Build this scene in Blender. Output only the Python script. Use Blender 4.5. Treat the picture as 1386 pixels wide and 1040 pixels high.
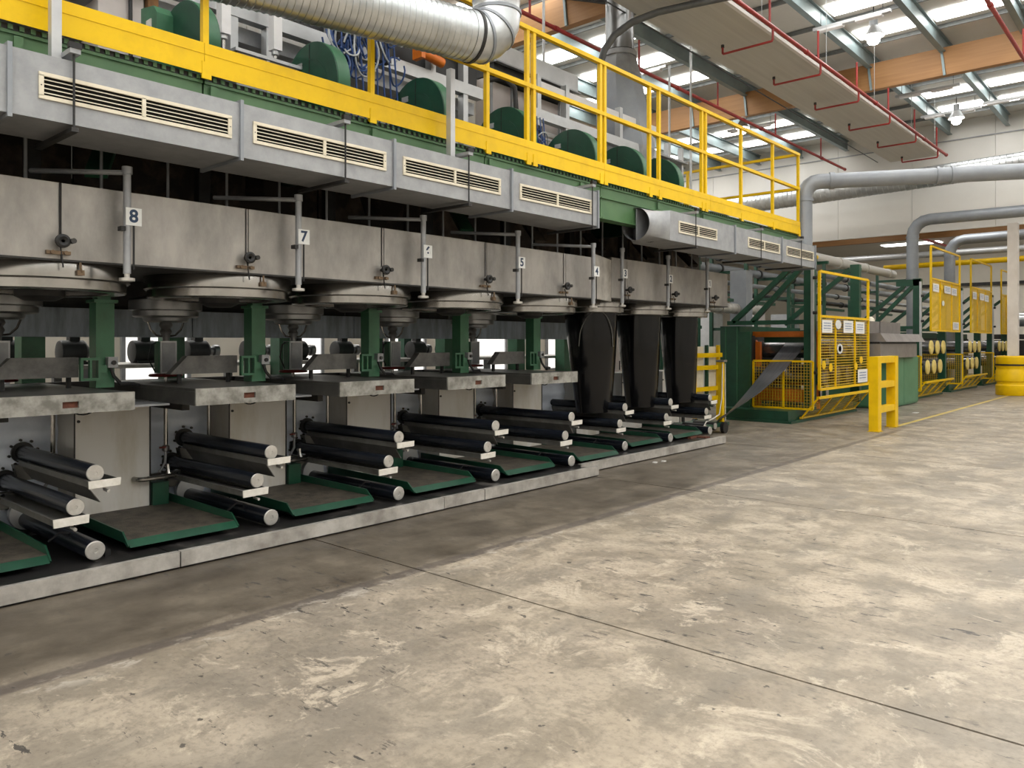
import bpy, math, random
from mathutils import Vector, Matrix
random.seed(7)
for o in list(bpy.data.objects): bpy.data.objects.remove(o)
scene = bpy.context.scene
COL = scene.collection
PI = math.pi

# ------------------------------------------------------------------ camera, world, exposure
cam_d = bpy.data.cameras.new('camera'); cam = bpy.data.objects.new('camera', cam_d); COL.objects.link(cam)
cam.location = (0, 0, 1.6); cam.rotation_euler = (PI/2, 0, math.radians(41.593))
cam_d.sensor_width = 36; cam_d.lens = 36*1050/1386; cam_d.shift_y = -56/1386
cam_d.clip_end = 300; cam_d.clip_start = 0.05
scene.camera = cam
w = bpy.data.worlds.new('world'); scene.world = w; w.use_nodes = True
w.node_tree.nodes['Background'].inputs[0].default_value = (0.75, 0.85, 1.0, 1)
w.node_tree.nodes['Background'].inputs[1].default_value = 0.6
vs = scene.view_settings
vs.view_transform = 'Standard'; vs.look = 'None'; vs.gamma = 1.0; vs.use_curve_mapping = False
vs.exposure = 0.0
SKY_L = 10.5      # radiance of the daylight panels in the roof

# ------------------------------------------------------------------ materials
M = {}
def mat(name, col, rough=0.5, metal=0.0, col2=None, scale=6.0, amt=0.5, bump=0.0, bscale=60.0, stretch=(1,1,1), spec=None, lo=0.35, hi=0.7):
    m = bpy.data.materials.new(name); m.use_nodes = True; nt = m.node_tree; b = nt.nodes['Principled BSDF']
    b.inputs['Roughness'].default_value = rough; b.inputs['Metallic'].default_value = metal
    if spec is not None: b.inputs['Specular IOR Level'].default_value = spec
    tc = nt.nodes.new('ShaderNodeTexCoord'); mp = nt.nodes.new('ShaderNodeMapping'); mp.inputs['Scale'].default_value = stretch
    geo = nt.nodes.new('ShaderNodeNewGeometry')
    nt.links.new(geo.outputs['Position'], mp.inputs['Vector'])
    if col2 is None: col2 = tuple(c*0.72 for c in col)
    n = nt.nodes.new('ShaderNodeTexNoise'); n.inputs['Scale'].default_value = scale; n.inputs['Detail'].default_value = 6; n.inputs['Roughness'].default_value = 0.65
    nt.links.new(mp.outputs[0], n.inputs['Vector'])
    mr = nt.nodes.new('ShaderNodeMapRange'); mr.inputs['From Min'].default_value = lo; mr.inputs['From Max'].default_value = hi
    mr.inputs['To Max'].default_value = amt*2 if amt < 0.5 else 1.0
    nt.links.new(n.outputs['Fac'], mr.inputs['Value'])
    mx = nt.nodes.new('ShaderNodeMix'); mx.data_type = 'RGBA'
    mx.inputs[6].default_value = (*col, 1); mx.inputs[7].default_value = (*col2, 1)
    nt.links.new(mr.outputs[0], mx.inputs[0]); nt.links.new(mx.outputs[2], b.inputs['Base Color'])
    if bump > 0:
        n2 = nt.nodes.new('ShaderNodeTexNoise'); n2.inputs['Scale'].default_value = bscale; n2.inputs['Detail'].default_value = 4
        nt.links.new(mp.outputs[0], n2.inputs['Vector'])
        bp = nt.nodes.new('ShaderNodeBump'); bp.inputs['Strength'].default_value = bump; bp.inputs['Distance'].default_value = 0.01
        nt.links.new(n2.outputs['Fac'], bp.inputs['Height']); nt.links.new(bp.outputs[0], b.inputs['Normal'])
    M[name] = m
    return m
def emit(name, col, strength):
    m = bpy.data.materials.new(name); m.use_nodes = True; nt = m.node_tree; nt.nodes.remove(nt.nodes['Principled BSDF'])
    e = nt.nodes.new('ShaderNodeEmission'); e.inputs[0].default_value = (*col, 1); e.inputs[1].default_value = strength
    nt.links.new(e.outputs[0], nt.nodes['Material Output'].inputs[0]); M[name] = m
mat('galv', (0.37,0.38,0.395), 0.5, 0.3, (0.28,0.29,0.305), 7)
mat('galv_bright', (0.62,0.64,0.65), 0.32, 0.85, (0.45,0.47,0.48), 5)
mat('pipe_grey', (0.30,0.32,0.345), 0.45, 0.3, (0.24,0.26,0.29), 3)
mat('stainless', (0.42,0.40,0.375), 0.38, 0.6, (0.235,0.225,0.215), 1.5, stretch=(1,1.6,.8), lo=.38, hi=.68)
mat('ring_steel', (0.41,0.395,0.37), 0.22, 0.97, (0.29,0.275,0.26), 3)
mat('pot_steel', (0.34,0.34,0.34), 0.34, 0.8, (0.22,0.22,0.22), 4)
mat('aluminium', (0.55,0.56,0.57), 0.42, 0.5, (0.46,0.47,0.48), 4)
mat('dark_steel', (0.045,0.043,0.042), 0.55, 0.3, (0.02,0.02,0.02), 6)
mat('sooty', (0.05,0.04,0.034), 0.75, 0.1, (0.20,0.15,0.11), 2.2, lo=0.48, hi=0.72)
mat('black', (0.008,0.008,0.009), 0.5)
mat('void', (0.004,0.004,0.004), 0.9)
mat('green', (0.011,0.072,0.038), 0.4, 0, (0.007,0.043,0.024), 4)
mat('green_mid', (0.045,0.17,0.085), 0.42, 0, (0.03,0.11,0.055), 5)
mat('green_beam', (0.085,0.18,0.075), 0.45, 0, (0.06,0.14,0.06), 3)
mat('green_cabinet', (0.09,0.23,0.125), 0.45, 0, (0.065,0.19,0.1), 3)
mat('yellow', (0.86,0.55,0.002), 0.38, 0, (0.70,0.43,0.004), 5, lo=0.45, hi=0.85, spec=0.3)
mat('yellow_dirty', (0.66,0.43,0.015), 0.45, 0, (0.42,0.27,0.02), 7)
mat('cream', (0.78,0.72,0.58), 0.45, 0, (0.66,0.6,0.47), 8)
mat('roller', (0.008,0.010,0.016), 0.27, 0, (0.016,0.02,0.028), 5, stretch=(0.4,2,2))
mat('roll_end', (0.62,0.60,0.56), 0.35, 0.55, (0.45,0.43,0.4), 14)
mat('tape', (0.76,0.73,0.67), 0.6, 0, (0.6,0.57,0.5), 18)
mat('trough', (0.17,0.167,0.157), 0.42, 0.3, (0.08,0.076,0.066), 5)
mat('tray_floor', (0.11,0.092,0.07), 0.6, 0.1, (0.045,0.039,0.031), 9, bump=0.6, bscale=90, lo=.4, hi=.62)
mat('plinth', (0.020,0.019,0.019), 0.36, 0.1, (0.13,0.12,0.11), 3.0, lo=0.54, hi=0.70, stretch=(.6,1.6,1))
mat('kerb', (0.56,0.535,0.495), 0.45, 0.3, (0.27,0.25,0.225), 4)
mat('cladding', (0.80,0.87,0.98), 0.35, 0.0, (0.62,0.68,0.79), 2.5)
mat('panel_beige', (0.72,0.70,0.66), 0.5, 0.1, (0.52,0.47,0.37), 2.0, stretch=(1,1.4,0.35), lo=.45, hi=.75)
mat('table_front', (0.36,0.352,0.322), 0.55, 0.1, (0.165,0.16,0.14), 9, lo=.38, hi=.64)
mat('hood_grey', (0.20,0.195,0.185), 0.5, 0.2, (0.08,0.078,0.074), 5)
mat('table_top', (0.06,0.058,0.054), 0.4, 0.3, (0.12,0.115,0.105), 3)
mat('rust', (0.16,0.055,0.03), 0.8, 0.1, (0.08,0.03,0.02), 20)
mat('rusty_brown', (0.30,0.15,0.06), 0.8, 0.1, (0.16,0.08,0.035), 12)
mat('red_clamp', (0.20,0.02,0.015), 0.5, 0, (0.09,0.015,0.012), 20)
mat('back_blue', (0.50,0.58,0.66), 0.6, 0.0, (0.24,0.28,0.32), 3, stretch=(1,3,0.6))
mat('white_wall', (0.80,0.78,0.74), 0.6, 0, (0.75,0.73,0.69), 0.7)
mat('cream_wall', (0.82,0.77,0.67), 0.6, 0, (0.76,0.71,0.61), 0.6)
mat('roof', (0.74,0.72,0.67), 0.6, 0.0, (0.66,0.64,0.60), 0.5)
mat('rafter', (0.25,0.32,0.33), 0.45, 0.2, (0.18,0.23,0.24), 1.5)
mat('purlin', (0.22,0.235,0.24), 0.5, 0.2)
mat('glulam', (0.40,0.205,0.075), 0.55, 0, (0.31,0.15,0.052), 1.5, stretch=(0.4,4,8))
mat('red', (0.38,0.03,0.025), 0.4, 0, (0.25,0.02,0.018), 3)
mat('radiant', (0.62,0.60,0.56), 0.5, 0.1, (0.53,0.51,0.475), 2, stretch=(6,0.15,1))
mat('fibre', (0.0022,0.0022,0.0026), 0.15, 0, (0.006,0.006,0.007), 3, stretch=(1,1,0.02), spec=0.28)
mat('tow', (0.022,0.024,0.03), 0.35, 0, (0.075,0.078,0.085), 8, stretch=(3,0.3,0.3))
mat('orange', (0.75,0.20,0.02), 0.42, 0, (0.55,0.13,0.015), 4)
mat('drum', (0.33,0.32,0.33), 0.25, 0.85, (0.24,0.23,0.24), 3)
mat('roll_face', (0.82,0.66,0.22), 0.5, 0.1, (0.68,0.52,0.15), 9)
mat('cabinet_pale', (0.66,0.60,0.58), 0.55, 0, (0.57,0.52,0.5), 3)
mat('white_plastic', (0.78,0.77,0.78), 0.4, 0, (0.7,0.69,0.7), 5)
mat('blue_cable', (0.02,0.07,0.25), 0.4, 0, (0.015,0.04,0.12), 12)
mat('light_cable', (0.45,0.48,0.5), 0.4)
mat('pillar', (0.72,0.68,0.63), 0.5, 0, (0.6,0.55,0.5), 2)
mat('plate', (0.74,0.75,0.74), 0.5, 0, (0.66,0.67,0.66), 20)
mat('ink', (0.02,0.045,0.10), 0.6)
mat('steel_table', (0.30,0.275,0.26), 0.45, 0.5, (0.22,0.2,0.19), 3)
mat('stack_steel', (0.27,0.27,0.27), 0.3, 0.85, (0.17,0.17,0.17), 4, stretch=(3,3,.1))
mat('conduit_grey', (0.16,0.17,0.18), 0.45, 0.3)
mat('brass', (0.20,0.14,0.09), 0.45, 0.7)
mat('litter', (0.7,0.69,0.66), 0.7)
emit('skylight', (1.0,0.985,0.95), SKY_L)
emit('window_glow', (1.0,0.96,0.90), 1.3)
emit('lamp_glow', (1.0,0.93,0.82), 30)
M['lamp_glow'].cycles.emission_sampling = 'NONE'; M['window_glow'].cycles.emission_sampling = 'NONE'

def sign_mat():
    m = bpy.data.materials.new('sign_print'); m.use_nodes = True; nt = m.node_tree; b = nt.nodes['Principled BSDF']; L = nt.links.new
    tc = nt.nodes.new('ShaderNodeTexCoord'); sp = nt.nodes.new('ShaderNodeSeparateXYZ'); L(tc.outputs['Generated'], sp.inputs[0])
    def mth(op, a, bb=None):
        n = nt.nodes.new('ShaderNodeMath'); n.operation = op
        for i, v in enumerate((a, bb)):
            if v is None: continue
            if isinstance(v, (int, float)): n.inputs[i].default_value = v
            else: L(v, n.inputs[i])
        return n.outputs[0]
    z, y = sp.outputs['Z'], sp.outputs['Y']
    lines = mth('GREATER_THAN', mth('FRACT', mth('MULTIPLY', z, 5.0)), 0.52)
    ins = mth('MULTIPLY', mth('MULTIPLY', mth('GREATER_THAN', y, 0.14), mth('LESS_THAN', y, 0.86)), mth('MULTIPLY', mth('GREATER_THAN', z, 0.18), mth('LESS_THAN', z, 0.82)))
    nz = nt.nodes.new('ShaderNodeTexNoise'); nz.inputs['Scale'].default_value = 90; geo = nt.nodes.new('ShaderNodeNewGeometry'); L(geo.outputs['Position'], nz.inputs['Vector'])
    gap = mth('GREATER_THAN', nz.outputs['Fac'], 0.42)
    k = mth('MULTIPLY', mth('MULTIPLY', lines, ins), gap)
    mx = nt.nodes.new('ShaderNodeMix'); mx.data_type = 'RGBA'; mx.inputs[6].default_value = (0.82,0.81,0.79,1); mx.inputs[7].default_value = (0.2,0.27,0.42,1)
    L(k, mx.inputs[0]); L(mx.outputs[2], b.inputs['Base Color']); b.inputs['Roughness'].default_value = 0.5; M['sign'] = m
sign_mat()

def floor_mat():
    m = bpy.data.materials.new('concrete'); m.use_nodes = True; nt = m.node_tree; b = nt.nodes['Principled BSDF']; L = nt.links.new
    geo = nt.nodes.new('ShaderNodeNewGeometry'); pos = geo.outputs['Position']
    sp = nt.nodes.new('ShaderNodeSeparateXYZ'); L(pos, sp.inputs[0])
    def noise(s, det=6, st=(1,1,1), rot=0, ro=0.6, dist=0.0):
        mp = nt.nodes.new('ShaderNodeMapping'); mp.inputs['Scale'].default_value = st; mp.inputs['Rotation'].default_value = (0,0,rot); L(pos, mp.inputs[0])
        n = nt.nodes.new('ShaderNodeTexNoise'); n.inputs['Scale'].default_value = s; n.inputs['Detail'].default_value = det; n.inputs['Roughness'].default_value = ro; n.inputs['Distortion'].default_value = dist
        L(mp.outputs[0], n.inputs['Vector']); return n.outputs['Fac']
    def mth(op, a, bb=None, cl=False):
        n = nt.nodes.new('ShaderNodeMath'); n.operation = op; n.use_clamp = cl
        for i, v in enumerate((a, bb)):
            if v is None: continue
            if isinstance(v, (int, float)): n.inputs[i].default_value = v
            else: L(v, n.inputs[i])
        return n.outputs[0]
    def rng(v, a, c, lo=0.0, hi=1.0):
        n = nt.nodes.new('ShaderNodeMapRange'); n.inputs[1].default_value = a; n.inputs[2].default_value = c; n.inputs[3].default_value = lo; n.inputs[4].default_value = hi; L(v, n.inputs[0]); return n.outputs[0]
    def mix(f, a, c):
        n = nt.nodes.new('ShaderNodeMix'); n.data_type = 'RGBA'
        if isinstance(f, float): n.inputs[0].default_value = f
        else: L(f, n.inputs[0])
        for i, v in ((6, a), (7, c)):
            if isinstance(v, tuple): n.inputs[i].default_value = (*v, 1)
            else: L(v, n.inputs[i])
        return n.outputs[2]
    base = mix(rng(noise(0.8, 8, ro=0.68, dist=.5), 0.40, 0.60), (0.43,0.365,0.28), (0.235,0.198,0.15))
    base = mix(rng(noise(3.2, 10, ro=0.74, dist=.3), 0.47, 0.57, 0, 0.62), base, (0.175,0.15,0.115))
    base = mix(rng(noise(1.5, 5, st=(1.6,0.5,1), rot=0.5, ro=0.55), 0.54, 0.62, 0, 0.55), base, (0.19,0.167,0.134))
    base = mix(rng(noise(0.3, 3), 0.47, 0.66, 0, 0.45), base, (0.19,0.17,0.143))
    base = mix(rng(noise(2.0, 10, dist=0.7, ro=.76), 0.54, 0.60, 0, 0.8), base, (0.47,0.405,0.315))
    base = mix(rng(noise(26, 7, ro=.75), 0.48, 0.66, 0, 0.55), base, (0.14,0.12,0.095))
    # lane along the machine is soiled; a worn painted line divides it from the aisle
    edge = mth('ADD', sp.outputs['X'], rng(noise(2.5, 5), 0, 1, -0.16, 0.16))
    lane = rng(edge, -4.28, -4.02, 1, 0)
    lane2 = rng(sp.outputs['Y'], 8.0, 14.0, 1, 0.35)
    lane = mth('MULTIPLY', mth('MULTIPLY', lane, lane2), rng(noise(1.6, 5), 0.3, 0.6, 0.72, 1))
    base = mix(lane, base, mix(rng(noise(3.5, 7, st=(1,.4,1)), 0.3, 0.7), (0.050,0.040,0.029), (0.112,0.093,0.069)))
    d = mth('ABSOLUTE', mth('ADD', sp.outputs['X'], 4.12))
    line = mth('MULTIPLY', rng(d, 0.045, 0.07, 1, 0), rng(noise(5, 6, ro=0.7), 0.30, 0.46))
    line = mth('MULTIPLY', line, rng(sp.outputs['Y'], 15.2, 15.6, 0.72, 0))
    base = mix(line, base, (0.075,0.062,0.055))
    wear = mth('MULTIPLY', rng(mth('ABSOLUTE', mth('ADD', sp.outputs['X'], 4.02)), 0.0, 0.13, 1, 0), rng(noise(7, 7, st=(1,0.5,1), ro=0.7), 0.53, 0.60, 0, 0.8))
    wear = mth('MULTIPLY', wear, rng(sp.outputs['Y'], 6, 9, 1, 0.2))
    base = mix(wear, base, (0.45,0.41,0.35))
    d2 = mth('ABSOLUTE', mth('ADD', sp.outputs['X'], 4.35))
    yl = mth('MULTIPLY', mth('MULTIPLY', rng(d2, 0.04, 0.055, 1, 0), rng(sp.outputs['Y'], 15.4, 15.7, 0, 1)), rng(noise(4, 6), 0.3, 0.5, 0.35, 0.9))
    base = mix(yl, base, (0.62,0.46,0.10))
    # tyre scuffs and spots
    scuff = mth('MULTIPLY', rng(noise(5.5, 5, st=(0.8,3.2,1), rot=-0.15, ro=0.7), 0.61, 0.63), rng(noise(0.55, 2), 0.43, 0.53))
    base = mix(mth('MULTIPLY', scuff, 0.85), base, (0.035,0.033,0.033))
    spot = mth('MULTIPLY', rng(noise(13, 3, ro=0.5), 0.70, 0.715), 0.8)
    base = mix(spot, base, (0.05,0.045,0.042))
    L(base, b.inputs['Base Color'])
    L(rng(noise(3, 5), 0.3, 0.7, 0.34, 0.58), b.inputs['Roughness'])
    bp = nt.nodes.new('ShaderNodeBump'); bp.inputs['Strength'].default_value = 0.12; bp.inputs['Distance'].default_value = 0.01
    L(noise(30, 6, ro=0.7), bp.inputs['Height']); L(bp.outputs[0], b.inputs['Normal']); M['concrete'] = m
floor_mat()

# ------------------------------------------------------------------ mesh helpers
class MB:
    def __init__(s): s.v = []; s.f = []; s.sm = False
    def add(s, vs_, fs):
        n = len(s.v); s.v += [tuple(p) for p in vs_]; s.f += [tuple(i+n for i in f) for f in fs]; return s
    def box(s, x0, x1, y0, y1, z0, z1):
        x0, x1 = min(x0,x1), max(x0,x1); y0, y1 = min(y0,y1), max(y0,y1); z0, z1 = min(z0,z1), max(z0,z1)
        return s.add([(x0,y0,z0),(x1,y0,z0),(x1,y1,z0),(x0,y1,z0),(x0,y0,z1),(x1,y0,z1),(x1,y1,z1),(x0,y1,z1)],
                     [(0,3,2,1),(4,5,6,7),(0,1,5,4),(1,2,6,5),(2,3,7,6),(3,0,4,7)])
    def bar(s, p0, p1, a, b_=None, up=(0,0,1)):
        b_ = a if b_ is None else b_
        p0, p1 = Vector(p0), Vector(p1); d = (p1-p0).normalized(); u = Vector(up)
        if abs(d.dot(u)) > 0.95: u = Vector((1,0,0))
        r = d.cross(u).normalized(); u = r.cross(d).normalized(); vv = []
        for p in (p0, p1):
            for sx, sy in ((-1,-1),(1,-1),(1,1),(-1,1)): vv.append(p + r*sx*a/2 + u*sy*b_/2)
        return s.add(vv, [(0,3,2,1),(4,5,6,7),(0,1,5,4),(1,2,6,5),(2,3,7,6),(3,0,4,7)])
    def tube(s, pts, r, n=10, cap=True, rs=None):
        s.sm = True
        pts = [Vector(p) for p in pts]; rings = []; N = len(pts)
        t0 = (pts[1]-pts[0]).normalized(); u = Vector((0,0,1)) if abs(t0.z) < 0.9 else Vector((1,0,0))
        nrm = (u - t0*u.dot(t0)).normalized()
        for i, p in enumerate(pts):
            a = (pts[i]-pts[i-1]).normalized() if i else t0
            c = (pts[i+1]-pts[i]).normalized() if i < N-1 else a
            t = (a+c); t = t.normalized() if t.length > 1e-6 else a
            nrm = (nrm - t*nrm.dot(t)).normalized(); bn = t.cross(nrm)
            k = 1/max(0.5, t.dot(a)); rr = rs[i] if rs else r
            # mitre: stretch along the bend direction
            bd = (c-a); ring = []
            for j in range(n):
                an = 2*PI*j/n; o = (nrm*math.cos(an)+bn*math.sin(an))*rr
                if bd.length > 1e-5 and k > 1.001:
                    bu = bd.normalized(); o = o + bu*(o.dot(bu))*(k-1)
                ring.append(p+o)
            rings.append(ring)
        vv = [q for rg in rings for q in rg]; ff = []
        for i in range(N-1):
            for j in range(n):
                a, b_ = i*n+j, i*n+(j+1) % n
                ff.append((a, b_, b_+n, a+n))
        if cap: ff.append(tuple(range(n-1,-1,-1))); ff.append(tuple(range((N-1)*n, N*n)))
        return s.add(vv, ff)
    def cyl(s, p0, p1, r, n=20, r1=None): return s.tube([p0, p1], r, n, True, [r, r if r1 is None else r1])
    def lathe(s, prof, c=(0,0,0), n=36, axis='z', close=True):
        s.sm = True; vv = []; ff = []; N = len(prof)
        for r, h in prof:
            for j in range(n):
                a = 2*PI*j/n; x, y = r*math.cos(a), r*math.sin(a)
                q = (x,y,h) if axis == 'z' else ((h,x,y) if axis == 'x' else (y,h,x))
                vv.append((c[0]+q[0], c[1]+q[1], c[2]+q[2]))
        for i in range(N-1):
            for j in range(n): ff.append((i*n+j, i*n+(j+1)%n, (i+1)*n+(j+1)%n, (i+1)*n+j))
        if close: ff.append(tuple(range(n-1,-1,-1))); ff.append(tuple(range((N-1)*n, N*n)))
        return s.add(vv, ff)
    def prism(s, poly, axis, a0, a1):
        def q(p, a): return (a,p[0],p[1]) if axis == 'x' else ((p[0],a,p[1]) if axis == 'y' else (p[0],p[1],a))
        n = len(poly); vv = [q(p,a0) for p in poly]+[q(p,a1) for p in poly]
        return s.add(vv, [tuple(range(n-1,-1,-1)), tuple(range(n,2*n))]+[(i,(i+1)%n,n+(i+1)%n,n+i) for i in range(n)])
    def mesh(s, name, org=(0,0,0)):
        me = bpy.data.meshes.new(name); ox, oy, oz = org
        me.from_pydata([(x-ox,y-oy,z-oz) for x,y,z in s.v], [], s.f); me.update()
        import bmesh
        bm = bmesh.new(); bm.from_mesh(me); bmesh.ops.recalc_face_normals(bm, faces=bm.faces); bm.to_mesh(me); bm.free()
        if s.sm:
            me.polygons.foreach_set('use_smooth', [True]*len(me.polygons)); me.set_sharp_from_angle(angle=math.radians(35))
        return me
def B(*a): return MB().box(*a)
def C(*a, **k): return MB().cyl(*a, **k)
ORG = {}
def props(o, label=None, cat=None, group=None, kind=None):
    if label: o['label'] = label
    if cat: o['category'] = cat
    if group: o['group'] = group
    if kind: o['kind'] = kind
    return o
def thing(name, label, cat, base=(0,0,0), group=None, kind=None):
    o = bpy.data.objects.new(name, None); COL.objects.link(o); o.location = base; o.empty_display_size = 0.1
    ORG[o] = Vector(base); return props(o, label, cat, group, kind)
def solo(name, label, cat, mb, m, base=None, group=None, kind=None):
    if base is None:
        xs = [p[0] for p in mb.v]; ys = [p[1] for p in mb.v]; zs = [p[2] for p in mb.v]
        base = ((min(xs)+max(xs))/2, (min(ys)+max(ys))/2, min(zs))
    me = mb.mesh(name, base); me.materials.append(M[m]); o = bpy.data.objects.new(name, me); COL.objects.link(o); o.location = base
    ORG[o] = Vector(base); return props(o, label, cat, group, kind)
def part(parent, name, mb, m, label=None, kind=None):
    org = ORG[parent]; me = mb.mesh(name, org); me.materials.append(M[m]); o = bpy.data.objects.new(name, me); COL.objects.link(o)
    o.parent = parent; ORG[o] = org; return props(o, label, None, None, kind)
def same(parent, src, delta, name=None):          # another piece that shares its mesh with src
    o = bpy.data.objects.new(name or src.name.split('.')[0], src.data); COL.objects.link(o); o.parent = parent; o.location = Vector(src.location)+Vector(delta)
    ORG[o] = ORG[parent]; return o
def dup(root, delta, label=None, group=None):
    def rec(o, par):
        c = o.copy(); COL.objects.link(c); c.parent = par
        for ch in o.children: rec(ch, c)
        return c
    r = rec(root, None); r.location = Vector(root.location)+Vector(delta); ORG[r] = Vector(r.location)
    if label: r['label'] = label
    if group: r['group'] = group
    return r
def text(parent, name, s, loc, size, m, rot=(PI/2,0,PI/2)):
    cu = bpy.data.curves.new(name, 'FONT'); cu.body = s; cu.size = size; cu.align_x = 'CENTER'; cu.align_y = 'CENTER'; cu.extrude = 0.0006; cu.offset = 0.0035
    tmp = bpy.data.objects.new(name, cu); COL.objects.link(tmp)
    dg = bpy.context.evaluated_depsgraph_get(); me = bpy.data.meshes.new_from_object(tmp.evaluated_get(dg)); bpy.data.objects.remove(tmp)
    me.materials.clear(); me.materials.append(M[m]); o = bpy.data.objects.new(name, me); COL.objects.link(o)
    o.parent = parent; o.location = Vector(loc)-ORG[parent]; o.rotation_euler = rot; return o
def arc(c, r, a0, a1, n, u, v):
    c, u, v = Vector(c), Vector(u), Vector(v)
    return [c+u*r*math.cos(a0+(a1-a0)*i/n)+v*r*math.sin(a0+(a1-a0)*i/n) for i in range(n+1)]
try:
    scene.cycles.use_denoising = True; scene.cycles.sample_clamp_indirect = 6.0; scene.cycles.max_bounces = 5; scene.cycles.diffuse_bounces = 3; scene.cycles.glossy_bounces = 2; scene.cycles.use_adaptive_sampling = True; scene.cycles.adaptive_threshold = 0.02
    scene.cycles.caustics_reflective = False; scene.cycles.caustics_refractive = False
except Exception: pass

# ------------------------------------------------------------------ the hall
XL, XR, YB, YW, YF, ZR = -26.0, 10.0, -9.0, 28.2, 46.0, 8.65
fl = solo('floor', 'grey stained concrete hall floor with joints and tyre marks', 'floor', B(XL-.2,XR+.2,YB-.2,YF+.2,-0.30,-0.008), 'dark_steel', (0,0,0), kind='structure')
yj = [YB]+[3.65+3.92*k for k in range(-3,11)]+[YF]
xj = [XL,-8.0,-0.2,XR]
for i in range(len(yj)-1):
    for j in range(len(xj)-1):
        g = 0.008
        part(fl, 'slab', B(xj[j]+g*.4,xj[j+1]-g*.4,yj[i]+g,yj[i+1]-g,-0.15,0), 'concrete')
for nm, b_, m in (('wall_left', (XL-.2,XL,YB,YF,0,ZR+.4), 'white_wall'), ('wall_right', (XR,XR+.2,YB,YF,0,ZR+.4), 'white_wall'),
                  ('wall_back', (XL,XR,YB-.2,YB,0,ZR+.4), 'white_wall'), ('wall_far', (XL,XR,YF,YF+.2,0,ZR+.4), 'cream_wall')):
    solo(nm, 'pale painted hall wall', 'wall', B(*b_), m, kind='structure')
# bulkhead under the roof: panels with joints
bk = thing('wall_bulkhead', 'white panelled bulkhead hanging under the roof across the hall', 'wall', (0,YW,5.2), kind='structure')
xs = [XL]+[-24+2.4*k for k in range(0,14)]+[XR]
for i in range(len(xs)-1):
    part(bk, 'wall_panel', B(xs[i]+.004,xs[i+1]-.004,YW,YW+.12,5.24,8.15), 'white_wall')
    part(bk, 'wall_panel', B(xs[i]+.004,xs[i+1]-.004,YW+.02,YW+.12,8.16,ZR+.3), 'white_wall')
part(bk, 'ledge_angle', B(XL,XR,YW-.04,YW,8.12,8.15), 'galv')
# roof
ce = thing('ceiling', 'ribbed metal roof with daylight strips', 'ceiling', (0,0,ZR), kind='structure')
part(ce, 'roof_sheet', B(XL-.2,XR+.2,YB-.2,YF+.2,ZR+.10,ZR+.22), 'roof')
RAF = [-25.27,-23.67,-22.07,-20.47,-18.87,-17.27,-15.67,-14.07,-12.47,-10.87,-9.27,-7.67,-6.06,-4.46,-2.86,-1.26,0.34,1.94,3.54,5.14,6.74,8.34,9.94]
def ibeam(x, y0, y1, z0, z1, wd=.13):
    m = MB(); m.box(x-wd/2,x+wd/2,y0,y1,z0,z0+.015); m.box(x-wd/2,x+wd/2,y0,y1,z1-.015,z1); m.box(x-.008,x+.008,y0,y1,z0+.015,z1-.015); return m
r0 = None
for x in RAF:
    r = part(ce, 'rafter', ibeam(x, YB, YW-.02, 8.32, ZR+.02), 'rafter') if r0 is None else same(ce, r0, (x-RAF[0],0,0), 'rafter')
    r0 = r0 or r
ry = [-8+1.8*k for k in range(0,13)]+[15.2,17.0,18.8,22.75,24.65,26.5]
s0 = None; rest = MB(); p0 = None
for i, x in enumerate(RAF[:-1]):
    lit = not (-9.4 < x < -6.2)
    for y in ry:
        if lit:
            bx_ = (x+.09, RAF[i+1]-.09, y-.29, y+.29, ZR+.06, ZR+.095)
            if -16 < x < -2 and y > 11:
                if s0 is None: s0 = part(ce, 'skylight', MB().add([(bx_[0],bx_[2],bx_[4]),(bx_[0],bx_[3],bx_[4]),(bx_[1],bx_[3],bx_[4]),(bx_[1],bx_[2],bx_[4])], [(0,1,2,3)]), 'skylight'); sx0 = (x, y)
                else: same(ce, s0, (x-sx0[0], y-sx0[1], 0), 'skylight')
        if y > 11 and -16 < x < -2:
            for dy in (.62,):
                pb = (x+.01, RAF[i+1]-.01, y+dy-.02, y+dy+.02, ZR+.0, ZR+.09)
                if p0 is None: p0 = part(ce, 'purlin', B(*pb), 'purlin'); px0 = (x, y+dy)
                else: same(ce, p0, (x-px0[0], y+dy-px0[1], 0), 'purlin')
def qd(m, x0, x1, y0, y1, z): return m.add([(x0,y0,z),(x0,y1,z),(x1,y1,z),(x1,y0,z)], [(0,1,2,3)])
for y in ry:
    for a, b_ in (((-25.2,-9.36),(-5.97,9.9)) if y <= 11 else ((-25.2,-15.76),(-1.2,9.9))): qd(rest, a, b_, y-.29, y+.29, ZR+.06)
part(ce, 'skylight_field', rest, 'skylight', kind='stuff')
for y in (4.0, 12.1, 20.1):
    g = part(ce, 'glulam_beam', B(XL,XR,y-.09,y+.09,7.78,8.42), 'glulam')
    for x in RAF:
        if -20 < x < -2: part(ce, 'brace', MB().bar((x-.02,y-.10,8.36),(x+.05,y-.12,7.76),.05,.05), 'rafter')
# hall beyond the bulkhead: low roof structure
part(ce, 'roof_sheet', B(XL,XR,YW+.2,YF,6.5,6.6), 'roof')
part(ce, 'glulam_beam', B(XL,XR,34.0,34.2,5.75,6.45), 'glulam')
for k in range(5):
    part(ce, 'skylight', B(-12+4.2*k,-9.4+4.2*k,36.6,37.4,6.47,6.495), 'skylight')
    part(ce, 'skylight', B(-12+4.2*k,-9.4+4.2*k,30.4,31.2,6.47,6.495), 'skylight')
    part(ce, 'skylight', B(-12+4.2*k,-9.4+4.2*k,41.4,42.2,6.47,6.495), 'skylight')

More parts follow.
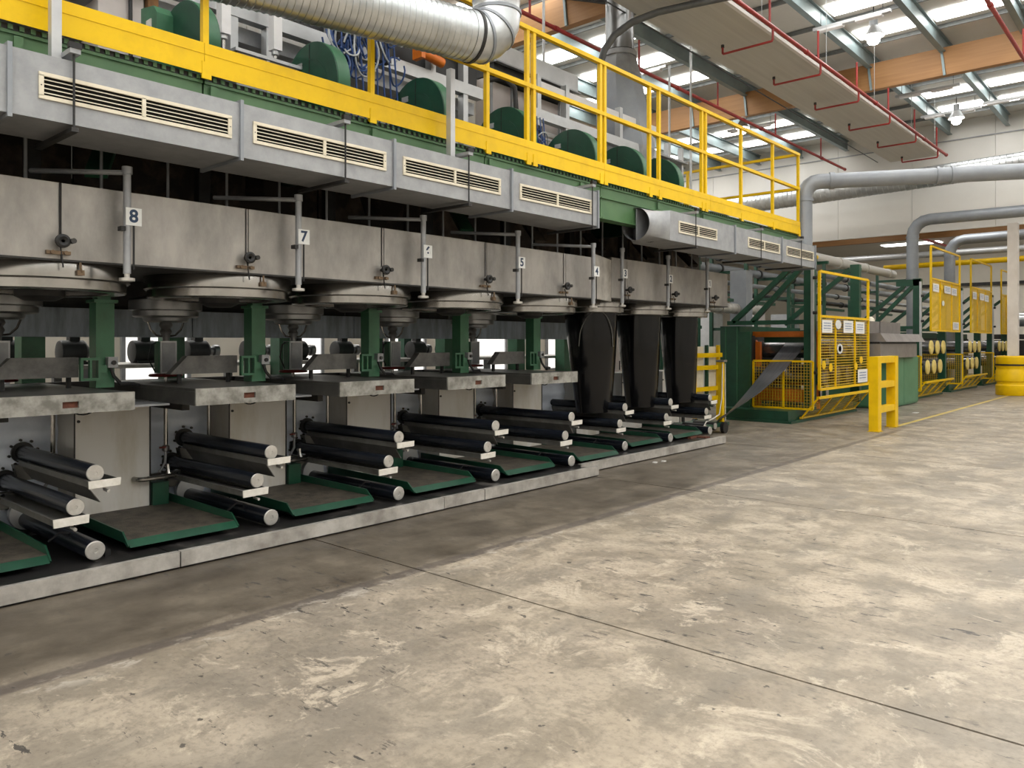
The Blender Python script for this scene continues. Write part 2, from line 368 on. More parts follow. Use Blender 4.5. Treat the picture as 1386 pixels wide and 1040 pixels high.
# ceiling services
def lamp(x, y, lab):
    t = thing('high_bay_lamp', lab, 'lamp', (x,y,7.75), 'high-bay lamps under the roof')
    part(t, 'housing', MB().lathe([(.05,8.2),(.08,8.18),(.08,8.02),(.10,7.98)], (x,y,0), 16), 'galv')
    part(t, 'reflector', MB().lathe([(.10,8.0),(.20,7.82),(.21,7.80),(.20,7.80),(.09,7.97)], (x,y,0), 20, close=False), 'aluminium')
    part(t, 'bulb', MB().lathe([(.05,7.84),(.10,7.80),(.12,7.74),(.12,7.70),(.08,7.65),(.03,7.63)], (x,y,0), 14), 'lamp_glow')
    part(t, 'stem', C((x,y,8.2),(x,y,8.4),.012,n=8), 'dark_steel')
lamp(-4.95,16.6,'lit high-bay lamp at the top edge of the photo, over the red pipes')
lamp(-5.05,24.2,'lit high-bay lamp between the far rafters on the right')
lamp(-9.6,14.0,'lit high-bay lamp seen behind the yellow railing beside the grey stack')
lamp(-9.9,21.2,'lit high-bay lamp beyond the far end of the yellow railing')
def strip_light(x, y, lab):
    t = thing('strip_light', lab, 'light fitting', (x,y,8.05), 'unlit strip lights between the rafters')
    part(t, 'channel', B(x-.75,x+.75,y-.05,y+.05,8.05,8.11), 'aluminium')
    for s in (-.4,.35): part(t, 'gear_tray', B(x+s-.25,x+s+.25,y-.07,y+.07,8.01,8.049), 'white_plastic')
    for s in (-.6,.6): part(t, 'hanger', C((x+s,y,8.11),(x+s,y,8.4),.006,n=6), 'dark_steel')
for i, (x, y, lab) in enumerate(((-5.26,16.2,'white strip light near the top edge beside the lit lamp'),(-5.26,22.0,'white strip light just beyond the brown roof beam'),(-5.26,24.5,'white strip light below the far right skylights'),
    (-3.66,24.2,'white strip light at the far right edge under the skylights'),(-10.1,16.0,'white strip light above the stainless hood behind the railing'),(-10.1,22.2,'white strip light over the end of the yellow walkway'))): strip_light(x, y, lab)
# radiant panel
rp = thing('radiant_panel', 'long pale flat heating panel hung under the roof', 'heater', (-6.1,10,6.85))
part(rp, 'panel', MB().prism([(-6.75,6.86),(-6.72,6.83),(-5.48,6.83),(-5.45,6.86),(-5.45,6.92),(-6.75,6.92)], 'y', 4, 24.1), 'radiant')
for y in (12.5,15.5,18.5,21.5,23.8):
    for x in (-6.7,-5.5): part(rp, 'hanger', C((x,y,6.9),(x,y,8.33),.006,n=6), 'aluminium')
# sprinkler pipes
def sprinkler(x, z, y1, ys, drop, lab, r=.035):
    t = thing('sprinkler_pipe', lab, 'pipe', (x,y1,z), 'red sprinkler pipes')
    part(t, 'main_pipe', C((x,2,z),(x,y1,z),r,n=14), 'red')
    for y in ys:
        part(t, 'riser', C((x,y-.12,z),(x,y-.12,z+.55),.02,n=8), 'red')
        if drop:
            part(t, 'branch_pipe', MB().tube([(x,y,z),(x,y,z-.20),(x-.02,y,z-.23),(x-.88,y,z-.23),(x-.9,y,z-.21),(x-.9,y,z-.12)],.02,8), 'red')
            part(t, 'nozzle', C((x-.9,y,z-.12),(x-.9,y,z-.07),.03,n=8), 'dark_steel')
    for y in range(6, int(y1), 4): part(t, 'coupling', C((x,y,z),(x,y+.09,z),r+.012,n=14), 'red')
    part(t, 'end_cap', C((x,y1,z),(x,y1+.05,z),r+.01,n=14), 'red')
sprinkler(-5.33,6.86,24.3,[12.55+2.17*k for k in range(6)],True,'red sprinkler pipe with side branches along the pale heating panel')
sprinkler(-7.95,6.78,23.9,[9.5,12.7,15.9,19.0,22.1],False,'dark red sprinkler pipe running above the yellow railing')
sprinkler(-2.46,6.88,22.0,[13.2,17.2],False,'red sprinkler pipe in the top right corner')
t = solo('suspension_rod', 'thin grey rod running along under the roof left of the heating panel', 'rod', C((-7.1,6,7.1),(-7.1,24.2,6.9),.012,n=8), 'dark_steel')
# thin hanging conduits
for px, py, z0, z1, lab in ((-7.6,9.3,4.9,8.3,'thin pale vertical conduit behind the railing left of the grey stack'),(-7.6,13.1,4.0,6.9,'thin pale vertical conduit right of the grey stack, shorter one'),(-7.2,13.2,3.9,7.5,'thin pale vertical conduit right of the grey stack, taller one')):
    solo('conduit', lab, 'conduit', C((px,py,z0),(px,py,z1),.022,n=10), 'aluminium', group='thin vertical conduits')
# large spiral duct across the hall
def spiral(path, r, name, lab, m='galv_bright', pitch=.16, n=32, ridge=.012):
    P_ = [Vector(p) for p in path]; pts = []; rs = []
    for i in range(len(P_)-1):
        d = P_[i+1]-P_[i]; k = max(1, int(d.length/pitch))
        for j in range(k):
            a = P_[i]+d*(j/k); st = d/k
            pts += [a, a+st*.86, a+st*.93]; rs += [r, r, r+ridge]
    pts.append(P_[-1]); rs.append(r)
    return MB().tube(pts, r, n, True, rs)
solo('spiral_duct', 'huge bright silver spiral duct crossing the hall in front of the bulkhead', 'duct', spiral([(-13.5,26.5,6.55),(4,26.5,6.98)],.32,'spiral_duct',''), 'galv_bright')
def pipe_run(name, lab, pts, r, m, collars=(), cat='pipe', group=None):
    t = thing(name, lab, cat, pts[0], group)
    part(t, 'pipe', MB().tube(pts, r, 20), m)
    for a, b_ in collars: part(t, 'collar', C(a, b_, r+.018, n=20), m)
    return t
def elbowed(p0, corner, p1, R, n=4):
    p0, c, p1 = Vector(p0), Vector(corner), Vector(p1); a = (p0-c).normalized(); b_ = (p1-c).normalized(); ang = a.angle(b_)
    d = R/math.tan(ang/2); s, e = c+a*d, c+b_*d; ctr = c+(a+b_).normalized()*(R/math.sin(ang/2)); out = [p0]
    u = (s-ctr).normalized(); tot = (s-ctr).angle(e-ctr); v = (e-ctr)-u*(e-ctr).dot(u); v.normalize()
    for i in range(n+1): out.append(ctr+u*R*math.cos(tot*i/n)+v*R*math.sin(tot*i/n))
    out.append(p1); return out
pipe_run('vent_pipe', 'grey vent pipe rising from the end of the grilled duct and turning right', elbowed((-5.3,13.85,3.29),(-5.3,13.85,4.47),(1.0,17.0,4.47),.25), .135, 'pipe_grey', [((-5.3,13.85,4.12),(-5.3,13.85,4.16)),((-4.93,14.03,4.47),(-4.86,14.07,4.47)),((-3.4,14.80,4.47),(-3.36,14.82,4.47)),((-3.2,14.9,4.47),(-3.16,14.92,4.47))], group='large grey vent pipes')
pipe_run('vent_pipe', 'grey vent pipe rising behind the second stand, crossing before the white bulkhead', elbowed((-6.8,26.7,0.241),(-6.8,26.7,5.45),(6,26.7,5.35),.5), .175, 'pipe_grey', [((-6.8,26.7,4.9),(-6.8,26.7,4.95)),((-6.8,26.7,3.6),(-6.8,26.7,3.63))], group='large grey vent pipes')
pipe_run('vent_pipe', 'grey vent pipe rising behind the third stand, passing below the bulkhead', elbowed((-6.8,31.55,0.241),(-6.8,31.55,5.3),(6,31.55,5.4),.5), .18, 'pipe_grey', [((-6.8,31.55,4.7),(-6.8,31.55,4.74))], group='large grey vent pipes')
solo('service_pipe', 'pale grey pipe crossing the far hall above the yellow pipe', 'pipe', C((-13,32.5,4.95),(8,32.5,4.95),.12), 'aluminium')
solo('gas_pipe', 'yellow gas pipe crossing the far hall below the bulkhead', 'pipe', C((-9.5,33.2,4.6),(8,33.2,4.75),.10), 'yellow')
solo('far_duct', 'silver duct running low across the far hall behind the white pillar', 'duct', C((-6,40,2.6),(8,40,2.6),.3), 'galv_bright')
solo('cable_ledge', 'dark cable ledge along the far wall', 'ledge', B(-13,8,45.8,45.99,4.55,4.7), 'dark_steel')
solo('red_far_pipe', 'bright red pipe under the roof of the far hall', 'pipe', C((-9.6,29,6.2),(-8.9,44,6.2),.06), 'red')
solo('far_heating_panel', 'pale heating panel under the roof of the far hall', 'heater', B(-8.6,-7.2,29,33.6,6.05,6.12), 'radiant')
# white pillar and guard
solo('pillar', 'white square pillar in the yellow collar at the right edge', 'pillar', B(-4.41,-4.14,27.72,27.99,0,5.24), 'pillar')
gd = thing('pillar_guard', 'yellow plastic collar round the foot of the white pillar', 'guard', (-4.27,27.85,0))
for a0 in (0, PI):
    pr = [(.30,0),(.45,0),(.47,.03),(.47,.30),(.44,.34),(.44,.40),(.47,.44),(.47,.74),(.45,.78),(.45,.84),(.47,.87),(.47,1.16),(.43,1.2),(.30,1.2)]
    m = MB(); m.sm = True; n = 18; vv = []; ff = []; K = len(pr)
    for i in range(n+1):
        a = a0+.02+(PI-.04)*i/n
        vv += [(-4.27+r*math.cos(a), 27.85+r*math.sin(a), z) for r, z in pr]
    for i in range(n):
        for j in range(K): ff.append((i*K+j, i*K+(j+1)%K, (i+1)*K+(j+1)%K, (i+1)*K+j))
    ff += [tuple(range(K)), tuple(range(n*K+K-1, n*K-1, -1))]
    part(gd, 'half_shell', m.add(vv, ff), 'yellow')
part(gd, 'strap', MB().lathe([(.474,.9),(.482,.9),(.482,.95),(.474,.95)], (-4.27,27.85,0), 40, close=False), 'black')

# ------------------------------------------------------------------ spinning machine, lower level
NUM = [8,7,6,5,4,3,2,1]
YR = [2.093+1.354*k for k in range(5)]+[9.10,10.34,11.60]
DX = [0]*5+[-.28]*3
WORD = ['eight','seven','six','five','four','three','two','one']
def near(k): return 'the plate numbered %s' % WORD[k]
pl = thing('machine_plinth', 'black oily steel plinth under the rollers and trays', 'plinth', (-6.4,5,0))
for y0, y1, x1 in ((-2.5,2.55,-5.42),(2.55,5.12,-5.42),(5.12,7.66,-5.42),(7.66,10,-5.66),(10,11.45,-5.66)):
    part(pl, 'plinth_plate', B(-7.45,x1,y0+.004,y1-.004,0,.085), 'plinth')
kb = thing('steel_kerb', 'pale steel kerb strip along the front of the plinth', 'kerb', (-5.4,5,0))
for y0, y1, x in ((-2.5,2.54,-5.39),(2.55,5.10,-5.39),(5.11,5.66,-5.395),(5.67,7.64,-5.39),(7.60,11.43,-5.62)):
    m = MB(); m.box(x-.012,x,y0,y1,.016,.122); m.box(x-.05,x-.012,y0,y1,.114,.122); part(kb, 'kerb_strip', m, 'kerb')
# ---- cladding behind the rollers
cl = thing('base_cladding', 'blue-grey ribbed metal cladding behind the rollers', 'cladding', (-7.3,5,.085))
def ribbed(y0, y1, z0=.086, z1=1.13, x=-7.25):
    n = 40; poly = [(x+.014*math.sin(2*PI*(i/n)*4.5), z0+(z1-z0)*i/n) for i in range(n+1)]
    m = MB(); m.sm = True; return m.prism(poly+[(x-.05,z1),(x-.05,z0)], 'y', y0, y1)
for k in range(-1,8):
    y = (YR[k] if k >= 0 else YR[0]-1.354); y2 = YR[k+1] if k < 7 else 12.3
    part(cl, 'cladding_panel', ribbed(y+.93, y2+.27), 'cladding')
ac = thing('access_panel', 'beige stained steel access panel left of tray under %s' % near(0), 'panel', (-6.9,YR[0]+.58,.085), 'access panels between the roller pairs')
m = B(-7.31,-6.9,YR[0]+.275,YR[0]+.89,.086,1.10)
part(ac, 'casing', m, 'panel_beige'); part(ac, 'edge_strip', B(-6.899,-6.893,YR[0]+.275,YR[0]+.285,.09,1.1), 'dark_steel'); part(ac, 'joint_strip', B(-6.9,-6.894,YR[0]+.885,YR[0]+.897,.09,1.1), 'black')
for z in (.55,.95): part(ac, 'bolt', C((-6.9,YR[0]+.31,z),(-6.888,YR[0]+.31,z),.012,n=8), 'dark_steel')
for k in range(1,8): dup(ac, (DX[k]*.5,YR[k]-YR[0],0), 'beige stained steel access panel behind the rollers below %s' % near(k))
ac['label'] = 'beige stained steel access panel behind the rollers below the plate numbered eight'
# ---- drain pipes with valves
def drain(y, x):
    t = thing('drain_pipe', 'x', 'pipe', (x,y,.4), 'drain pipes on the cladding')
    part(t, 'pipe', C((x,y,.66),(x,y,1.12),.018,n=10), 'ring_steel')
    part(t, 'valve', MB().lathe([(.02,.60),(.032,.61),(.032,.65),(.02,.66)], (x,y,0), 12), 'pot_steel')
    part(t, 'handle', B(x+.02,x+.03,y-.07,y,.635,.65), 'red_clamp')
    part(t, 'hose', MB().tube([(x,y,.6),(x+.01,y-.01,.5),(x+.01,y-.07,.4),(x-.02,y-.09,.3)],.013,8), 'galv')
    return t
d0 = drain(YR[0]+.19,-7.12); d0['label'] = 'steel drain pipe with valve behind the left roller pair below the plate numbered eight'
d1 = drain(YR[0]+1.13,-7.12); d1['label'] = 'steel drain pipe with red valve handle between the plates numbered eight and seven'
for k in range(1,5):
    dup(d0, (0,YR[k]-YR[0],0), 'steel drain pipe with valve directly behind the roller pair below %s' % near(k))
    dup(d1, (0,YR[k]-YR[0],0), 'steel drain pipe with valve just right of the access panel below %s' % near(k))
# ---- rollers with troughs
def roller(y, z, up):
    who = 'upper' if up else 'lower'
    t = thing('finish_roller', '', 'roller', (-6.45,y,z-.06), 'black finish rollers in pairs')
    part(t, 'roll', C((-7.22,y,z),(-5.705,y,z),.058,n=28), 'roller')
    part(t, 'end_disc', MB().lathe([(.0575,-5.705),(.0575,-5.698),(.054,-5.694),(.012,-5.694),(.010,-5.697),(.001,-5.697)], (0,y,z), 28, 'x'), 'roll_end')
    f = part(t, 'flange', C((-7.235,y,z),(-7.21,y,z),.085,n=24), 'black')
    for i in range(8):
        a = 2*PI*i/8+.2; part(f, 'bolt', C((-7.21,y+.105*math.cos(a),z+.105*math.sin(a)),(-7.19,y+.105*math.cos(a),z+.105*math.sin(a)),.012,n=6), 'black')
    # trough: shallow channel below the roll
    a, b_, zt, zb = (-.05,.14,z-.046,z-.092) if up else (-.142,.06,z-.056,z-.106)
    m = MB(); m.box(-7.15,-5.662,y+a,y+a+.005,zb,zt); m.box(-7.15,-5.662,y+b_-.005,y+b_,zb,zt); m.box(-7.15,-5.662,y+a+.005,y+b_-.005,zb,zb+.005); m.box(-7.15,-5.662,y+a-.012,y+a,zt-.004,zt)
    part(t, 'trough', m, 'trough'); g = (a+b_)/2
    if up: part(t, 'skirt', MB().prism([(y-.05,zb),(y-.044,zb),(y+.035,z-.205),(y+.029,z-.205)], 'x', -7.1, -5.70), 'trough')
    part(t, 'end_plate', MB().prism([(y+a-.008,zb-.006),(y+b_+.006,zb-.002),(y+b_+.01,zt+.004),(y+a-.012,zt)], 'x', -5.66, -5.648), 'tape', 'off-white taped end plate')
    part(t, 'tap', MB().tube([(-5.72,y+g+.02,zb),(-5.71,y+g+.02,zb-.03),(-5.64,y+g+.02,zb-.034)],.011,8), 'roll_end')
    part(t, 'support_bracket', MB().prism([(y-.05,z-.22),(y+.06,z-.22),(y+.08,z-.09),(y-.08,z-.09)], 'x', -7.235, -7.15), 'trough')
    return t
ru = roller(YR[0], .70, True); rl = roller(YR[0]-.125, .485, False)
ru['label'] = 'black roller with taped trough, upper of the pair below the plate numbered eight'; rl['label'] = 'black roller with taped trough, lower of the pair below the plate numbered eight'
for k in range(1,8):
    dup(ru, (DX[k],YR[k]-YR[0],0), 'black roller with taped trough, upper of the pair below %s' % near(k))
    dup(rl, (DX[k],YR[k]-YR[0],0), 'black roller with taped trough, lower of the pair below %s' % near(k))
def floor_roll(y):
    t = thing('guide_roll', '', 'roller', (-6.4,y,.085), 'black guide rolls low over the plinth'); z = .166
    part(t, 'roll', C((-7.1,y,z),(-5.705,y,z),.066,n=28), 'roller')
    part(t, 'end_disc', MB().lathe([(.065,-5.705),(.065,-5.699),(.060,-5.694),(.018,-5.694),(.016,-5.699),(.001,-5.699)], (0,y,z), 28, 'x'), 'roll_end')
    part(t, 'hub_plate', C((-7.16,y,z+.05),(-7.1,y,z+.05),.13,n=28), 'aluminium')
    part(t, 'guard_rail', B(-7.05,-5.8,y+.10,y+.14,.086,.13), 'black')
    part(t, 'foot', B(-6.9,-6.86,y-.05,y+.05,.086,.11), 'dark_steel')
    part(t, 'thread_guide', MB().tube([(-6.1,y-.02,z+.06),(-6.1,y-.09,z+.075),(-6.12,y-.16,z+.02)],.008,6), 'black')
    return t
fr = floor_roll(YR[0]); fr['label'] = 'black guide roll near the plinth below the plate numbered eight'
for k in range(1,8): dup(fr, (DX[k],YR[k]-YR[0],0), 'black guide roll near the plinth below %s' % near(k))
# ---- green trays
def tray(y0):
    y1 = y0+.86; t = thing('drip_tray', '', 'tray', (-6.4,(y0+y1)/2,.085), 'green drip trays between the roller pairs')
    part(t, 'tread_plate', B(-7.18,-5.80,y0+.012,y1-.012,.165,.172), 'tray_floor', 'worn brown tread plate')
    part(t, 'front_lip', MB().prism([(-5.80,.172),(-5.80,.164),(-5.75,.122),(-5.742,.127)], 'y', y0+.013, y1-.013), 'green')
    rim = [(-7.18,.15),(-5.82,.15),(-5.76,.128),(-5.752,.14),(-5.86,.225),(-7.18,.245)]
    part(t, 'side_rim', MB().prism(rim, 'y', y0, y0+.012), 'green'); part(t, 'side_rim', MB().prism(rim, 'y', y1-.012, y1), 'green')
    for yy in (y0+.15, y1-.15): part(t, 'runner', B(-7.1,-6.0,yy-.03,yy+.03,.085,.165), 'dark_steel')
    part(t, 'post_block', B(-7.0,-6.86,y1-.20,y1-.06,.172,.37), 'green')
    part(t, 'pipe_loop', MB().tube([(-6.9,y1+.02,.42),(-6.83,y1-.02,.42)]+[(-6.80-.07*math.sin(a), y1-.25-.07*math.cos(a)*0+(.0), .42) for a in ()]+arc((-6.88,y1-.28,.42),.07,0,PI,8,(1,0,0),(0,-1,0))+[(-6.95,y1-.1,.42)],.022,10), 'ring_steel')
    part(t, 'pipe_elbow', MB().tube([(-6.93,y1-.05,.5),(-6.9,y1-.05,.5),(-6.89,y1-.05,.43),(-6.87,y1-.03,.42)],.02,8), 'ring_steel')
    return t
tr = tray(YR[0]+.24); tr['label'] = 'green drip tray with brown tread plate between the rollers of plates eight and seven'
for k in range(-1,8):
    if k == 0: continue
    if k == -1: dup(tr, (0,-1.354,0), 'green drip tray cut off by the left edge of the photo')
    elif k < 7: dup(tr, (DX[k],YR[k]-YR[0],0), 'green drip tray with brown tread plate between the rollers of plates %s and %s' % (WORD[k], WORD[k+1]))
# ---- work tables
def table(y):
    y0, y1 = y-.56, y+.33; t = thing('work_table', '', 'table', (-6.6,y,1.1), 'grey steel work tables under the rings')
    part(t, 'top', B(-7.75,-5.875,y0+.01,y1-.01,1.215,1.238), 'table_top')
    m = MB(); ya, yb, za, zb = y-.155, y-.05, 1.145, 1.19
    m.box(-5.875,-5.855,y0,ya,1.106,1.24); m.box(-5.875,-5.855,yb,y1,1.106,1.24); m.box(-5.875,-5.855,ya,yb,1.106,za); m.box(-5.875,-5.855,ya,yb,zb,1.24)
    part(t, 'apron', m, 'table_front'); part(t, 'slot_plate', B(-5.885,-5.876,ya-.01,yb+.01,za-.01,zb+.01), 'rust', 'rust-brown plate in the slot')
    part(t, 'side_apron', B(-7.75,-5.875,y0,y0+.015,1.106,1.214), 'table_top'); part(t, 'side_apron', B(-7.75,-5.875,y1-.015,y1,1.106,1.214), 'table_top')
    part(t, 'frame_rail', B(-7.2,-6.3,y1+.01,y1+.46,1.09,1.105), 'galv')
    part(t, 'bracket', B(-7.2,-6.5,y0+.2,y0+.26,1.02,1.106), 'dark_steel')
    part(t, 'hose_loop', MB().tube(arc((-6.2,y+.1,1.11),.075,PI,2*PI,8,(0,1,0),(0,0,.6)),.006,6), 'black')
    return t
tb = table(YR[0]); tb['label'] = 'grey steel work table with slot, leftmost, below the plate numbered eight'
for k in range(1,5): dup(tb, (0,YR[k]-YR[0],0), 'grey steel work table with slot below the ring left of %s' % near(k))
solo('bench_skirt', 'dark steel skirt behind the work tables', 'panel', B(-7.79,-7.76,-.8,8.0,.9,1.24), 'dark_steel')
# ---- green columns
def column(y, x=-6.62):
    t = thing('support_column', '', 'column', (x,y,1.24), 'green columns on the work tables')
    part(t, 'shaft', B(x-.09,x+.05,y-.07,y+.07,1.24,1.94), 'green_mid')
    part(t, 'head_plate', B(x-.11,x+.07,y-.09,y+.09,1.92,1.945), 'green_mid'); part(t, 'neck', B(x-.07,x+.03,y-.05,y+.05,1.945,2.12), 'green_mid')
    m = MB(); a, b_, z0, z1 = y-.20, y-.05, 1.30, 1.48
    for q in ((a,b_,z0,z0+.02),(a,b_,z1-.02,z1),(a,a+.02,z0,z1),(b_-.02,b_,z0,z1),((a+b_)/2-.008,(a+b_)/2+.008,z0,z1)): m.box(x+.06,x+.10,*q)
    part(t, 'bracket_frame', m, 'green_mid'); part(t, 'bracket_arm', B(x+.05,x+.09,b_,y-.0,1.36,1.42), 'green_mid')
    s = part(t, 'switch_box', B(x+.05,x+.11,y+.0,y+.075,1.40,1.485), 'galv'); part(s, 'knob', C((x+.11,y+.04,1.44),(x+.125,y+.04,1.44),.018,n=12), 'black')
    part(t, 'cable', MB().tube([(x+.08,y+.03,1.40),(x+.09,y+.05,1.33),(x+.1,y+.1,1.27),(x+.1,y+.2,1.265),(x+.05,y+.26,1.25)],.014,8), 'black')
    return t
c0 = column(YR[0]+.395); c0['label'] = 'green steel column with switch box, leftmost, below the plate numbered eight'
for k in range(1,5): dup(c0, (0,YR[k]-YR[0],0), 'green steel column with switch box nearest below %s' % near(k))
# ---- chute hoods
def hood(y):
    return solo('chute_hood', '', 'hood', MB().prism([(y-.40,1.325),(y-.385,1.325),(y-.24,1.47),(y+.21,1.47),(y+.21,1.325),(y+.225,1.325),(y+.225,1.483),(y-.245,1.483)], 'x', -6.74, -6.66), 'hood_grey', (-6.8,y,1.325), 'grey hoods on the work tables')
h0 = hood(YR[0]); h0['label'] = 'grey sheet hood with slanted end left of the column below the plate numbered eight'
hf = part(h0, 'front_plate', MB().prism([(YR[0]-.40,1.325),(YR[0]+.225,1.325),(YR[0]+.225,1.483),(YR[0]-.245,1.483)], 'x', -6.659, -6.65), 'hood_grey')
for yy in (YR[0]-.28,YR[0]+.18): part(h0, 'foot', B(-6.75,-6.72,yy-.015,yy+.015,1.238,1.325), 'black')
for k in range(1,5): dup(h0, (0,YR[k]-YR[0],0), 'grey sheet hood with slanted end on the table left of %s' % near(k))
# ---- rings under the cabinet
def ring(y, x=-6.2):
    t = thing('quench_ring', '', 'ring', (x,y,1.95), 'large steel rings under the cabinet')
    part(t, 'upper_band', MB().lathe([(.50,2.135),(.58,2.135),(.582,2.13),(.582,2.035),(.57,2.025),(.52,2.025)], (x,y,0), 56, close=False), 'ring_steel')
    part(t, 'lower_band', MB().lathe([(.52,2.03),(.555,2.03),(.555,1.965),(.545,1.955),(.45,1.955),(.44,1.965),(.44,2.03)], (x,y,0), 56, close=False), 'ring_steel')
    part(t, 'inner_cone', MB().lathe([(.44,1.99),(.34,2.02),(.33,2.10),(.05,2.10)], (x,y,0), 40), 'dark_steel')
    part(t, 'core', MB().lathe([(.16,2.1),(.16,1.93),(.10,1.90),(.03,1.9)], (x,y,0), 24), 'dark_steel')
    a = -.35; m = MB(); cx, cy = x+.585*math.cos(.1), y+.585*math.sin(.1)
    part(t, 'clamp', MB().tube([(cx+.012,cy,2.14),(cx+.018,cy,2.09),(cx+.018,cy+.01,2.07)],.008,6).box(cx-.002,cx+.02,cy-.02,cy+.025,2.05,2.085), 'brass')
    return t
rg = ring(YR[0]-.187); rg['label'] = 'large steel ring under the cabinet left of the plate numbered eight'
for k in range(1,5): dup(rg, (0,YR[k]-YR[0],0), 'large steel ring under the cabinet left of %s' % near(k))
for k in range(5,8):
    d = dup(rg, (-.28,YR[k]-.08-(YR[0]-.187),.06), 'steel ring above the black fibre curtain at %s' % near(k)); d.scale = (.8,.8,1)
# ---- small pots in the back row
def pot(y, x=-7.2):
    t = thing('spin_pot', '', 'pot', (x,y,1.24), 'steel spin pots in the back row')
    part(t, 'drum', MB().lathe([(.22,2.02),(.30,2.0),(.315,1.985),(.315,1.90),(.285,1.89),(.285,1.845),(.27,1.835),(.20,1.83),(.19,1.80),(.17,1.79),(.05,1.79)], (x,y,0), 44), 'pot_steel')
    part(t, 'hub', MB().lathe([(.05,1.79),(.06,1.76),(.04,1.73),(.055,1.70),(.035,1.66),(.03,1.61)], (x,y,0), 16), 'pot_steel')
    for s in (-1,1): part(t, 'handle', MB().tube([(x,y+s*.17,1.80),(x,y+s*.14,1.72),(x,y+s*.09,1.67),(x,y+s*.03,1.66)],.009,6), 'ring_steel')
    b_ = part(t, 'drive_box', B(x-.07,x+.06,y-.075,y+.075,1.315,1.615), 'aluminium')
    part(b_, 'cover', B(x+.061,x+.068,y-.06,y+.06,1.33,1.60), 'galv'); part(b_, 'side_plate', B(x-.05,x+.04,y-.085,y-.0751,1.32,1.61), 'green_mid')
    part(t, 'clamp_ring', MB().lathe([(.09,1.285),(.14,1.285),(.15,1.295),(.14,1.31),(.09,1.31)], (x,y,0), 20, close=False), 'red_clamp')
    part(t, 'pin', C((x,y,1.24),(x,y,1.29),.015,n=8), 'ring_steel')
    part(t, 'cable', MB().tube([(x-.02,y-.09,1.33),(x+.0,y-.16,1.45),(x+.0,y-.13,1.58),(x-.02,y-.06,1.61)],.007,6), 'black')
    return t
pt = pot(YR[0]-.187); pt['label'] = 'steel spin pot on drive box in the back row at the left edge'
for k in range(1,5): dup(pt, (0,YR[k]-YR[0],0), 'steel spin pot on drive box in the back row, left of %s' % near(k))
# ---- rear row
bb = thing('rear_beam', 'blue-grey stained beam behind the columns at eye level', 'beam', (-8.0,4,1.65))
for i, (y0, y1) in enumerate(((-2,1.7),(1.71,3.9),(3.91,6.0),(6.01,8.2),(8.21,11.5))): part(bb, 'beam_section', B(-8.2,-8.0,y0,y1,1.655,1.93), 'back_blue')
rs_ = thing('added_dark_screen', 'added dark screen above the blue-grey beam, keeping the back dark', 'screen', (-8.2,5,1.94))  # dark sheets added to cover the bright wall and darken the interior
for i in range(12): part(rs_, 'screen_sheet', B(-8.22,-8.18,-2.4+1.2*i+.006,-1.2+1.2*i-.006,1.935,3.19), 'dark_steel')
rb = thing('rear_bench', 'pale long bench behind the machine carrying the motors', 'bench', (-8.9,5,0))
part(rb, 'bench_top', B(-9.5,-8.45,-2,12,1.33,1.37), 'kerb')
for y in range(-1,12,2): part(rb, 'leg', B(-9.4,-9.32,y,y+.08,0,1.33), 'galv'); part(rb, 'leg', B(-8.6,-8.52,y,y+.08,0,1.33), 'galv')
def motor(y):
    t = thing('motor', '', 'motor', (-8.9,y,1.37), 'dark motors on the rear bench'); z = 1.50
    part(t, 'body', MB().lathe([(.09,y-.16),(.12,y-.15),(.125,y-.14),(.125,y+.08),(.11,y+.1),(.08,y+.12)], (-8.9,0,z), 24, 'y'), 'dark_steel')
    part(t, 'shaft_end', MB().lathe([(.05,y+.12),(.05,y+.17),(.075,y+.18),(.075,y+.24),(.02,y+.25)], (-8.9,0,z), 16, 'y'), 'pot_steel')
    part(t, 'foot', B(-9.0,-8.8,y-.12,y+.1,1.37,1.40), 'dark_steel'); part(t, 'terminal_box', B(-8.96,-8.86,y-.06,y+.04,1.61,1.66), 'dark_steel')
    return t
m0 = motor(YR[0]+.35); m0['label'] = 'dark motor on the rear bench seen above the hood below the plate numbered eight'
for i in range(1,10):
    k, o = divmod(i, 2); dup(m0, (0,1.354*k+.62*o,0), 'dark motor on the rear bench, number %s from the left of the row' % ('second','third','fourth','fifth','sixth','seventh','eighth','ninth','tenth')[i-1])
g0 = solo('rear_column', 'green rear column behind the beam, leftmost', 'column', B(-8.42,-8.22,YR[0]+.28,YR[0]+.48,0,2.2), 'green_mid', group='green rear columns')
part(g0, 'base_plate', B(-8.47,-8.17,YR[0]+.23,YR[0]+.53,0,.02), 'green_mid'); part(g0, 'cap_plate', B(-8.45,-8.2,YR[0]+.25,YR[0]+.51,2.2,2.22), 'green_mid')
for k in range(1,8): dup(g0, (0,YR[k]-YR[0],0), 'green rear column behind the beam, at the height of %s' % near(k))
# pale windows and posts seen through the gaps on the left wall
XP = -12.5
solo('wall_rear', 'pale partition wall behind the spinning machine', 'wall', B(XP-.1,XP,-8,24,0,3.3), 'cream_wall', kind='structure')
for i in range(8):
    y = 2.9+2.6*i
    wn = thing('window_%d' % (i+1), 'tall pale window in the wall behind the machine', 'window', (XP,y,.9), kind='structure')
    part(wn, 'frame', B(XP,XP+.06,y-.55,y-.49,.9,2.6).box(XP,XP+.06,y+.49,y+.55,.9,2.6).box(XP,XP+.06,y-.55,y+.55,2.55,2.6).box(XP,XP+.06,y-.55,y+.55,.9,.95), 'galv')
    part(wn, 'pane', B(XP+.01,XP+.02,y-.49,y+.49,.95,2.55), 'window_glow')
